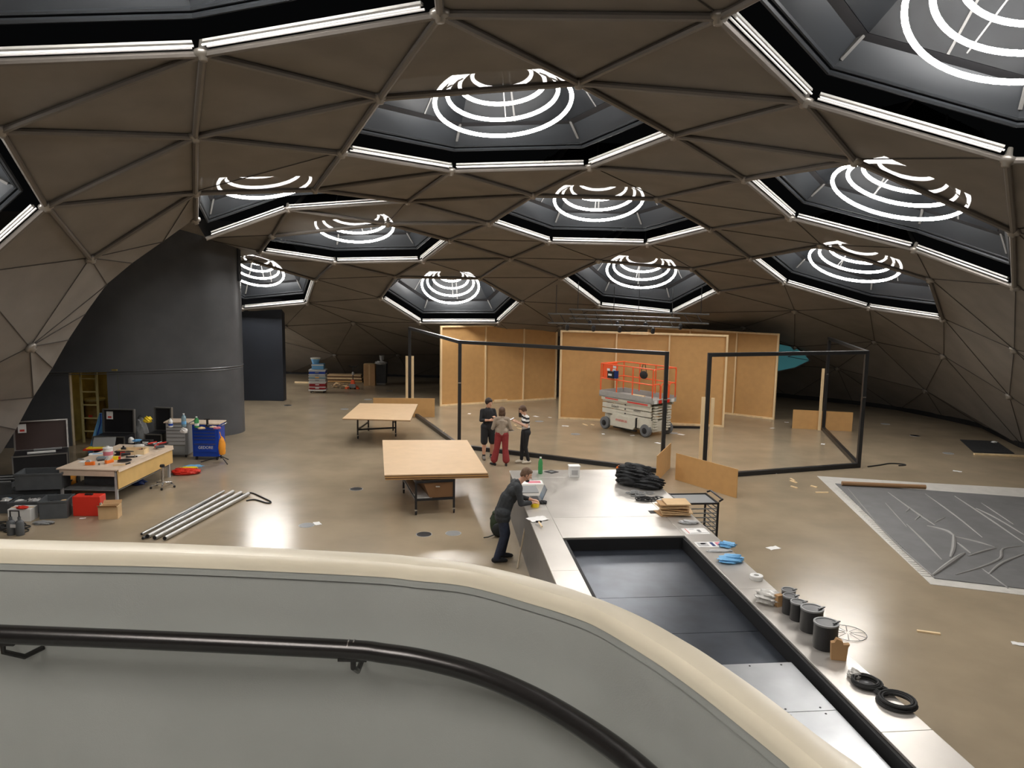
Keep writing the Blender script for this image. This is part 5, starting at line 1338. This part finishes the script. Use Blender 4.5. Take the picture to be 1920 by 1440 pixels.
one(crumple(.14, .08, .07, 101), 'white_rag', 'white_paper', 'white cloth lying at the far end of the workbench', 'cloth', 262, 838, ZB, smooth=True)
one(crumple(.12, .08, .06, 102), 'blue_rag', 'blue_light', 'light blue cloth at the far end of the workbench', 'cloth', 257, 828, ZB, smooth=True)
t = wput('tool_tray', 'black tray with red-handled tools at the far end of the bench', 'tray', 288, 834, a_y)
MB().box((0, 0, .02), (.6, .34, .03)).obj('tray', 'black_plastic', t)
for k in range(4): MB().tube([V(-.2 + .12 * k, -.12, .05), V(-.1 + .12 * k, .12, .05)], .018, 7).obj('tool_handle', 'red_plastic' if k % 2 else 'chrome', t)
t = wput('reading_sheet', 'blue and white printed sheet on the near part of the bench', 'paper', 181, 851, .4); MB().box((0, 0, .003), (.32, .22, .004)).obj('sheet', 'white_paper', t); MB().box((.02, 0, .0055), (.2, .08, .001)).obj('print', 'blue_light', t)
for k, (x, y) in enumerate(((152, 862), (189, 864), (240, 870), (186, 872), (270, 848))):
    one(MB().box((0, 0, .012), (.14, .03, .024), bevel if False else 0), 'hand_tool', ('grey_mid', 'black_plastic', 'black_metal', 'chrome', 'black_plastic')[k], ('grey', 'slim black', 'dull steel', 'shiny steel', 'thick black')[k] + ' hand tool lying loose on the workbench top', 'tool', x, y, ZB, .7 * k)
ub = thing('storage_crate', 'dark open crate on the shelf under the workbench', 'crate', WM @ V(-bw / 2, .75, .31), a_y)
def open_crate(t, L, W, H, m_='grey_plastic', rim=True):
    for d_ in (((0, -W / 2, H / 2), (L, .02, H)), ((0, W / 2, H / 2), (L, .02, H)), ((-L / 2, 0, H / 2), (.02, W, H)), ((L / 2, 0, H / 2), (.02, W, H))): MB().box(*d_).obj('side', m_, t)
    MB().box((0, 0, .01), (L - .02, W - .02, .02)).obj('bottom', m_, t)
    if rim:
        for d_ in (((0, -W / 2 - .01, H), (L + .06, .035, .035)), ((0, W / 2 + .01, H), (L + .06, .035, .035)), ((-L / 2 - .01, 0, H), (.035, W, .035)), ((L / 2 + .01, 0, H), (.035, W, .035))): MB().box(*d_).obj('rim', m_, t)
open_crate(ub, .7, .5, .26)
# red box, carton
rb_ = put('red_case', 'bright red metal case on the floor under the workbench end', 'case', 163, 968, 0, R(4))
MB().box((0, .14, .21), (.56, .28, .42)).obj('body', 'red_plastic', rb_, bevel=.012); MB().box((0, .14, .435), (.16, .05, .03)).obj('handle', 'black_plastic', rb_, bevel=.008)
for s in (-1, 1): MB().box((.285 * s, .02, .26), (.03, .06, .06)).obj('latch', 'chrome', rb_)
cx_ = put('carton', 'small open cardboard carton beside the red case', 'carton', 207, 970, 0, R(10)); open_crate(cx_, .36, .26, .26, 'cardboard_pale', False)
for s in (-1, 1): MB().box((0, .17 * s, .28), (.36, .12, .006), rx=R(35 * s)).obj('flap', 'cardboard', cx_)
one(sheet(.12, .08, 4, .003), 'paper_scrap', 'white_paper', 'tiny white scrap on the floor before the red case', 'scrap', 155, 972, 0, .3)
# flight cases with open lids
def flight_case(lbl, px, py, L, W, H, lid_h, lidm, rz, note, tilt=8):
    t = put('flight_case', lbl, 'flight case', px, py, 0, rz, 'open flight cases in the workshop corner')
    MB().box((0, 0, H / 2), (L, W, H)).obj('body', 'case_black', t, bevel=.006)
    for x in (-L / 2, L / 2):
        for y in (-W / 2, W / 2): MB().box((x, y, H / 2), (.03, .03, H)).obj('edge_strip', 'alu', t)
    for y in (-W / 2, W / 2): MB().box((0, y, H), (L + .03, .03, .03)).obj('edge_strip', 'alu', t)
    M_ = Matrix.Translation((0, W / 2, H)) @ Matrix.Rotation(R(-tilt), 4, 'X')
    def lb(c_, d_, nm, m_): 
        o_ = MB().box(c_, d_).obj(nm, m_, t); o_.matrix_local = M_; return o_
    lb((0, .02, lid_h / 2), (L, .05, lid_h), 'lid', lidm)
    for c_, d_ in (((0, -.01, lid_h), (L + .03, .10, .03)), ((-L / 2, -.01, lid_h / 2), (.035, .10, lid_h)), ((L / 2, -.01, lid_h / 2), (.035, .10, lid_h))): lb(c_, d_, 'lid_edge', 'alu')
    if note: lb((-L / 2 + .17, -.012, lid_h - .17), (.18, .006, .22), 'notice', 'white_paper'); lb((-L / 2 + .17, -.016, lid_h - .22), (.10, .004, .05), 'notice_print', 'red_print')
    return t
flight_case('flight case with a dark brown raised lid next to the dome skin', 80, 893, 1.15, .75, .62, .72, 'case_brown', R(28), True)
flight_case('flight case with a black raised lid and a white notice, beside the blue tarp', 216, 856, .86, .6, .62, .66, 'case_black', R(0), True, 3)
flight_case('narrow flight case with a raised lid right next to the grey tool cabinet', 299, 851, .48, .6, .62, .66, 'case_black', R(-3), False, 3)
fc = G(100, 834, .65)
for k, (m_, lbl) in enumerate((('white_plastic', 'long white tube lying on the brown-lidded flight case'), ('grey_mid', 'grey tube lying on the brown-lidded flight case'), ('black_metal', 'black tube lying on the brown-lidded flight case'))):
    o_ = MB().tube([V(-.30, 0, 0), V(.30, 0, 0)], .032, 10).obj('tube', m_, smooth=True); p = G(78 + 12 * k, 848 - 6 * k, .67); o_.location = p; o_.rotation_euler = (0, 0, R(28)); tag(o_, lbl, 'tube')
t = put('sack', 'grey cloth sack standing between two raised case lids', 'sack', 266, 846, 0); crumple(.22, .18, .98, 111, 24, 16, .12).obj('sack_body', 'grey_mid', t, smooth=True); MB().tube([V(-.08, 0, .95), V(0, 0, 1.06), V(.08, 0, .95)], .012, 6).obj('tie', 'black_rubber', t)
one(crumple(.10, .08, .16, 112), 'yellow_hat', 'yellow_plastic', 'yellow hard hat hung at the top of the narrow flight case', 'hat', 277, 792, 1.25, smooth=True)
one(MB().lathe([(.07, 0), (.075, .01), (.075, .1), (.05, .13), (.03, .15), (.001, .15)], n=14), 'spray_can', 'white_plastic', 'white spray can standing before the black-lidded case', 'can', 246, 830, .62, smooth=True)
t = put('folder_pile', 'grey folder lying on a red and yellow folder', 'folders', 190, 842, .62, .2)
MB().box((-.06, -.04, .02), (.62, .3, .03)).obj('folder', 'red_plastic', t); MB().box((-.1, -.03, .045), (.42, .26, .02)).obj('folder', 'yellow_plastic', t); MB().box((.05, .1, .16), (.52, .02, .26), rx=R(-35)).obj('folder', 'grey_mid', t)
t = put('blue_tarp', 'folded blue tarp leaning beside the doorway', 'tarp', 181, 850, 0); MB().add([(-.25, 0, 0), (.22, 0, 0), (.22, .04, 1.15), (.12, .04, 1.15), (-.25, .12, 0), (.22, .12, 0), (.22, .1, 1.15), (.12, .1, 1.15)], [(0, 1, 2, 3), (7, 6, 5, 4), (0, 3, 7, 4), (1, 5, 6, 2), (3, 2, 6, 7)]).obj('tarp_body', 'blue_light', t)
MB().tube([V(.17, .02, 1.15), V(.17, .0, .9), V(.05, -.02, .5)], .015, 6).obj('edge_rope', 'blue_paint', t)
# tool cabinets
gc = put('tool_cabinet', 'grey tool cabinet with many drawers beside the blue one', 'cabinet', 333, 858, 0, R(4))
MB().box((0, .25, .53), (.58, .5, .9)).obj('body', 'grey_mid', gc, bevel=.008)
for k, h in enumerate((.09, .09, .09, .11, .11, .11, .24)):
    z = .97 - sum((.09, .09, .09, .11, .11, .11, .24)[:k]) - h / 2
    d_ = MB().box((-.02, -.008, z), (.50, .02, h - .012)).obj('drawer', 'grey_light' if k < 6 else 'grey_mid', gc); MB().box((-.02, -.022, z + h / 2 - .02), (.48, .012, .012)).obj('handle', 'chrome', d_)
MB().box((0, .25, 1.0), (.66, .56, .03)).obj('worktop', 'bench_top', gc)
for sx in (-1, 1): MB().lathe([(.05, -.02), (.055, 0), (.05, .02)], (sx * .22, .06, .055), 12, Matrix.Rotation(R(90), 4, 'Y')).obj('caster', 'black_rubber', gc)
bcb = put('tool_chest', 'bright blue tool chest on wheels with white lettering', 'cabinet', 387, 863, 0, R(2))
MB().box((0, .25, .55), (.72, .5, .90)).obj('body', 'blue_paint', bcb, bevel=.012)
for k, h in enumerate((.09, .09, .09, .09, .13, .25)):
    z = .97 - sum((.09, .09, .09, .09, .13, .25)[:k]) - h / 2
    d_ = MB().box((-.02, -.008, z), (.60, .02, h - .014)).obj('drawer', 'blue_paint', bcb); MB().box((-.02, -.024, z + h / 2 - .022), (.57, .014, .014)).obj('handle', 'chrome', d_)
text('GEDORE', .11, 'white_paper', bcb, (0, -.022, .36), name='lettering', wd=.95)
MB().box((0, .25, 1.02), (.80, .56, .03)).obj('worktop', 'bench_top', bcb)
for sx in (-1, 1): MB().lathe([(.05, -.02), (.055, 0), (.05, .02)], (sx * .28, .06, .055), 12, Matrix.Rotation(R(90), 4, 'Y')).obj('caster', 'black_rubber', bcb)
MB().tube([V(.36, .02, .95), V(.44, 0, .97), V(.44, .45, .97), V(.36, .47, .95)], .014, 8).obj('push_handle', 'chrome', bcb, smooth=True)
ob = put('strap_bag', 'orange bag hanging from the side of the blue tool chest', 'bag', 416.5, 852, .28); crumple(.09, .10, .48, 121, 18, 12, .15).obj('pouch', 'orange_strap', ob, smooth=True); MB().tube([V(0, 0, .44), V(-.05, 0, .62)], .012, 6).obj('strap', 'orange_strap', ob)
bottle('bottle with a white cap and blue label on the grey cabinet', 320, 801, 1.015, .24, .06, 'white_plastic', 'white_plastic', 'blue_paint')
bottle('clear water bottle on the grey cabinet', 345, 800, 1.015, .36, .062, 'water_plastic', 'white_plastic', 'blue_light')
bottle('green drink bottle on the blue tool chest', 369, 802, 1.035, .30, .06, 'green_glass', 'white_plastic', 'white_paper')
t = put('grinder', 'black hand tool standing on the blue tool chest', 'tool', 389, 799, 1.035); MB().lathe([(.05, 0), (.05, .03), (.03, .05), (.03, .18), (.001, .19)], n=12).obj('body', 'black_plastic', t, smooth=True); MB().box((0, 0, .19), (.16, .05, .03)).obj('grip', 'black_plastic', t)
for k, (x, m_) in enumerate(((378, 'pine'), (400, 'bench_top'), (407, 'pink_print'))): one(crumple(.10, .07, .05, 130 + k), 'work_glove', m_, ('tan', 'cream', 'pinkish')[k] + ' work glove lying on the blue tool chest', 'glove', x, 804 - (k % 2) * 2, 1.035, smooth=True)
one(crumple(.09, .05, .14, 140), 'hanging_rag', 'white_paper', 'white rag hanging over the edge of the grey cabinet', 'rag', 345, 812, .99, smooth=True)
ds = put('folded_bag', 'red bag with yellow and blue panels lying on the floor', 'bag', 349, 888, 0, R(10))
crumple(.36, .24, .16, 151, 28, 14, .2).obj('red_body', 'red_plastic', ds, smooth=True)
q_ = crumple(.22, .10, .05, 152); q_.v = [(x + .06, y + .05, z + .12) for x, y, z in q_.v]; q_.obj('yellow_panel', 'yellow_plastic', ds, smooth=True)
q_ = crumple(.24, .10, .06, 153); q_.v = [(x + .14, y + .20, z + .12) for x, y, z in q_.v]; q_.obj('blue_panel', 'blue_light', ds, smooth=True)
ts = put('tripod', 'thin dark tripod legs on the floor before the blue tool chest', 'tripod', 415, 866, 0)
for dx, dy in ((.28, -.30), (-.52, -.10), (.1, .25)): MB().tube([V(0, 0, .16), V(dx, dy, .012)], .014, 6).obj('leg', 'black_metal', ts)
MB().tube([V(0, 0, .1), V(0, 0, .42)], .02, 8).obj('column', 'black_metal', ts)
sb_ = put('swivel_base', 'chrome five-legged stool base at the far bench end', 'stool base', 306, 914, 0)
for k in range(5):
    a = 2 * math.pi * k / 5; l_ = MB().tube([V(0, 0, .12), V(.27 * math.cos(a), .27 * math.sin(a), .075)], .018, 8).obj('spoke', 'chrome', sb_)
    MB().lathe([(.025, -.02), (.03, 0), (.025, .02)], (.27 * math.cos(a), .27 * math.sin(a), .03), 10, Matrix.Rotation(R(90), 4, 'Y')).obj('caster', 'black_rubber', sb_)
MB().tube([V(0, 0, .08), V(0, 0, .5)], .03, 10).obj('gas_column', 'chrome', sb_, smooth=True); MB().lathe([(.05, .5), (.06, .52), (.05, .56), (.001, .56)], n=14).obj('top_plate', 'black_rubber', sb_, smooth=True)
one(crumple(.2, .14, .16, 160), 'blue_sack', 'blue_dark', 'dark blue sack on the floor under the workbench', 'sack', 258, 908, 0, smooth=True)
# grey crates
def crate(lbl, px, py, z, L, W, H, rz, m_='grey_plastic', fill=None):
    t = put('storage_crate', lbl, 'crate', px, py, z, rz, 'grey crates by the dome skin'); open_crate(t, L, W, H, m_)
    return t
def rubble(lbl, base, n, mats_, L, W, z, seed, grp):
    q = random.Random(seed)
    for k in range(n):
        m_ = mats_[k % len(mats_)]; sz = q.uniform(.08, .18)
        mb = MB().box((0, 0, sz * .25), (sz * 1.4, sz * .7, sz * .5)) if k % 2 else crumple(sz * .7, sz * .5, sz * .6, seed + k, 14, 9, .2)
        o_ = mb.obj('loose_part', m_); o_.location = base + V(q.uniform(-L, L), q.uniform(-W, W), z); o_.rotation_euler = (0, 0, q.uniform(0, 3)); tag(o_, lbl.format(MCOL[m_]), 'part', grp)
MCOL = dict(grey_mid='grey', white_plastic='white', black_plastic='black', cardboard_pale='tan', orange_strap='orange', blue_light='blue', grey_light='pale grey', chrome='shiny', pine='wooden', alu='silver')
crate('upper grey crate stacked before the brown-lidded case', 82, 912, .36, .90, .55, .34, R(12))
crate('lower grey crate directly under the upper stacked crate', 82, 936, 0, .95, .58, .34, R(12))
crate('grey crate with tan parts beside the workbench leg', 108, 966, 0, .5, .5, .36, R(14)); rubble('{} loose part in the crate beside the workbench leg', G(108, 966), 5, ('cardboard_pale', 'black_plastic', 'grey_light'), .18, .15, .24, 170, 'parts in the bench-side crate')
crate('grey crate at the dome skin filled with pipes', 4, 934, 0, .6, .4, .38, R(8)); 
for k in range(6): o_ = MB().tube([V(-.32, 0, 0), V(.32, .02 * k, 0)], .02, 7).obj('pipe', 'black_metal' if k % 2 else 'grey_mid', smooth=True); o_.location = G(4, 934) + V(0, -.2 + .07 * k, .42 + .01 * k); o_.rotation_euler = (0, 0, .2); tag(o_, ('black' if k % 2 else 'grey') + ' pipe lying across the crate at the dome skin', 'pipe', 'pipes on the crate at the dome skin')
crate('low grey crate heaped with clear bags of fittings', 62, 956, 0, .7, .55, .24, R(14)); rubble('{} fitting heaped in the low crate', G(62, 955), 9, ('grey_light', 'grey_mid', 'white_plastic', 'chrome'), .26, .18, .17, 180, 'fittings in the low crate')
crate('low grey crate with blue and orange parts next to the fittings crate', 2, 956, 0, .6, .5, .24, R(6)); rubble('{} part in the low crate beside the fittings crate', G(2, 955), 6, ('blue_light', 'orange_strap', 'white_plastic'), .2, .16, .17, 190, 'coloured parts in the low crate')
t = put('white_carton', 'white carton with a red cloth on it in front of the crates', 'carton', 44, 974, 0, R(5)); MB().box((0, 0, .13), (.44, .3, .26)).obj('carton_body', 'white_plastic', t, bevel=.006); MB().box((0, 0, .263), (.44, .05, .004)).obj('tape_strip', 'cardboard_pale', t)
one(crumple(.12, .08, .05, 200), 'red_cloth', 'red_plastic', 'crumpled red cloth lying on the white carton', 'cloth', 42, 953, .27, smooth=True)
loops('cable_tangle', 'tangle of black cables on the floor in front of the white carton', 'cable', 14, 990, 0, 'black_rubber', 15, 12, .24, .32, .012)
one(crumple(.2, .1, .06, 205), 'dark_strap', 'grey_mid', 'flat grey strap bundle on the floor beside the crates', 'strap', 82, 982, 0, smooth=True)
bt_ = put('battery_pack', 'dark cylinder pair with handles on the floor, cut by the parapet', 'equipment', 30, 1003, 0)
for s in (-1, 1): MB().lathe([(.07, 0), (.075, .01), (.075, .26), (.05, .29), (.03, .3), (.03, .36), (.001, .36)], (s * .085, 0, 0), 14).obj('cylinder', 'grey_plastic', bt_, smooth=True)
MB().tube([V(-.085, 0, .34), V(-.085, 0, .48), V(.085, 0, .48), V(.085, 0, .34)], .016, 8).obj('handle', 'black_plastic', bt_)
MB().box((0, -.07, .2), (.1, .02, .06)).obj('label', 'grey_light', bt_)
# long metal tubes on the floor
for k, (x0, y0, x1, y1) in enumerate(((266, 1006, 420, 925), (277, 1010, 437, 926), (290, 1013, 452, 928), (309, 1014, 466, 930), (268, 1012, 412, 928))):
    a, b = G(x0, y0), G(x1, y1)
    t = thing('metal_tube', ['outermost thin tube on the workbench side of the floor bundle', 'second tube from the workbench in the floor bundle', 'middle silver tube of the floor bundle', 'silver tube of the floor bundle farthest from the workbench', 'dark thin tube under the workbench side of the bundle'][k], 'tube', a + V(0, 0, .05 if k < 4 else .03), 0, 'long tubes bundled on the floor')
    MB().tube([V(0, 0, 0), (b - a)], .045 if k in (1, 2, 3) else .028, 12).obj('tube', 'alu' if k < 4 else 'seam_metal', t, smooth=True)
    MB().tube([V(0, 0, 0) - (b - a) * .003, (b - a) * .002], .036 if k in (1, 2, 3) else .022, 12).obj('bore', 'black_gap', t)
q = smoothpath([G(x, y).xy for x, y in ((452, 930), (470, 925), (490, 933), (508, 942), (500, 944), (478, 938), (462, 940))], 5)
cb_ = MB().tube([V(p.x - q[0].x, p.y - q[0].y, .016) for p in q], .015, 6).obj('cable', 'black_rubber', smooth=True); cb_.location = (q[0].x, q[0].y, 0); tag(cb_, 'black cable trailing from the ends of the long metal tubes', 'cable')
# things in the doorway store
ld = thing('ladder', 'cream step ladder standing inside the yellow doorway', 'ladder', V(-12.66, 22.75, 0))
for s in (-1, 1): MB().box((.24 * s, 0, 1.08), (.06, .04, 2.16)).obj('stile', 'ladder_cream', ld)
for k in range(5): MB().box((0, 0, .35 + .4 * k), (.44, .05, .035)).obj('rung', 'ladder_cream', ld)
br = thing('barrel', 'tall ochre barrel with a pale lid inside the doorway', 'barrel', V(-12.95, 23.55, 0))
MB().lathe([(.26, 0), (.28, .02), (.28, .45), (.29, .47), (.28, .49), (.28, 1.15), (.29, 1.18), (.001, 1.18)], n=22).obj('drum', 'barrel_ochre', br, smooth=True)
MB().lathe([(.30, 1.17), (.30, 1.22), (.26, 1.24), (.001, 1.25)], n=22).obj('lid', 'ladder_cream', br, smooth=True); MB().box((.0, -.285, .7), (.12, .01, .1)).obj('sticker', 'red_print', br)

# more odds and ends on and around the bench
EXTRA = [('power_drill', 'black power drill lying near the middle of the workbench', 'drill', 236, 856, 'black_plastic'), ('power_drill', 'dark grey power drill at the far end of the workbench', 'drill', 300, 842, 'grey_plastic')]
for nm, lb_, ct_, x, y, m_ in EXTRA:
    t = wput(nm, lb_, ct_, x, y, .6)
    MB().tube([V(-.1, 0, .06), V(.1, 0, .06)], [.04, .03], 10).obj('motor_body', m_, t, smooth=True); MB().box((-.05, .06, .05), (.05, .14, .05)).obj('grip', 'black_rubber', t, bevel=.008); MB().box((-.05, .14, .05), (.10, .05, .07)).obj('battery', 'red_plastic', t, bevel=.006)
t = wput('charger', 'black charger box with a white face at the far bench end', 'charger', 276, 832, a_y); MB().box((0, 0, .05), (.26, .18, .10)).obj('body', 'black_plastic', t, bevel=.01); MB().box((0, -.092, .05), (.14, .004, .05)).obj('face', 'white_plastic', t)
t = wput('parts_box', 'small clear-lidded parts box near the glue pot', 'box', 192, 862, .2); MB().box((0, 0, .03), (.22, .14, .06)).obj('box_body', 'grey_mid', t, bevel=.006); MB().box((0, 0, .063), (.21, .13, .006)).obj('lid', 'water_plastic', t)
for k, (x, y, m_, c_) in enumerate(((160, 866, 'white_paper', 'white'), (224, 872, 'cardboard_pale', 'tan'), (255, 855, 'white_paper', 'creased white'))):
    one(sheet(.26, .18, 300 + k, .003), 'note_sheet', m_, c_ + ' sheet of paper lying flat on the workbench', 'paper', x, y, ZB, .5 * k)
one(MB().lathe([(.05, 0), (.055, .01), (.055, .12), (.05, .13), (.02, .14), (.02, .17), (.001, .17)], n=14), 'jar', 'black_plastic', 'small black jar beside the shallow wooden box', 'jar', 232, 849, ZB, smooth=True)
t = put('cable_reel', 'black cable reel on the floor behind the grey crates', 'reel', 140, 915, 0, R(20)); MB().lathe([(.16, -.1), (.18, -.1), (.18, -.08), (.08, -.07), (.08, .07), (.18, .08), (.18, .1), (.16, .1)], (0, 0, .18), 22, Matrix.Rotation(R(90), 4, 'Y')).obj('drum', 'black_plastic', t, smooth=True); MB().lathe([(.14, -.06), (.15, 0), (.14, .06)], (0, 0, .18), 22, Matrix.Rotation(R(90), 4, 'Y')).obj('winding', 'orange_strap', t, smooth=True)
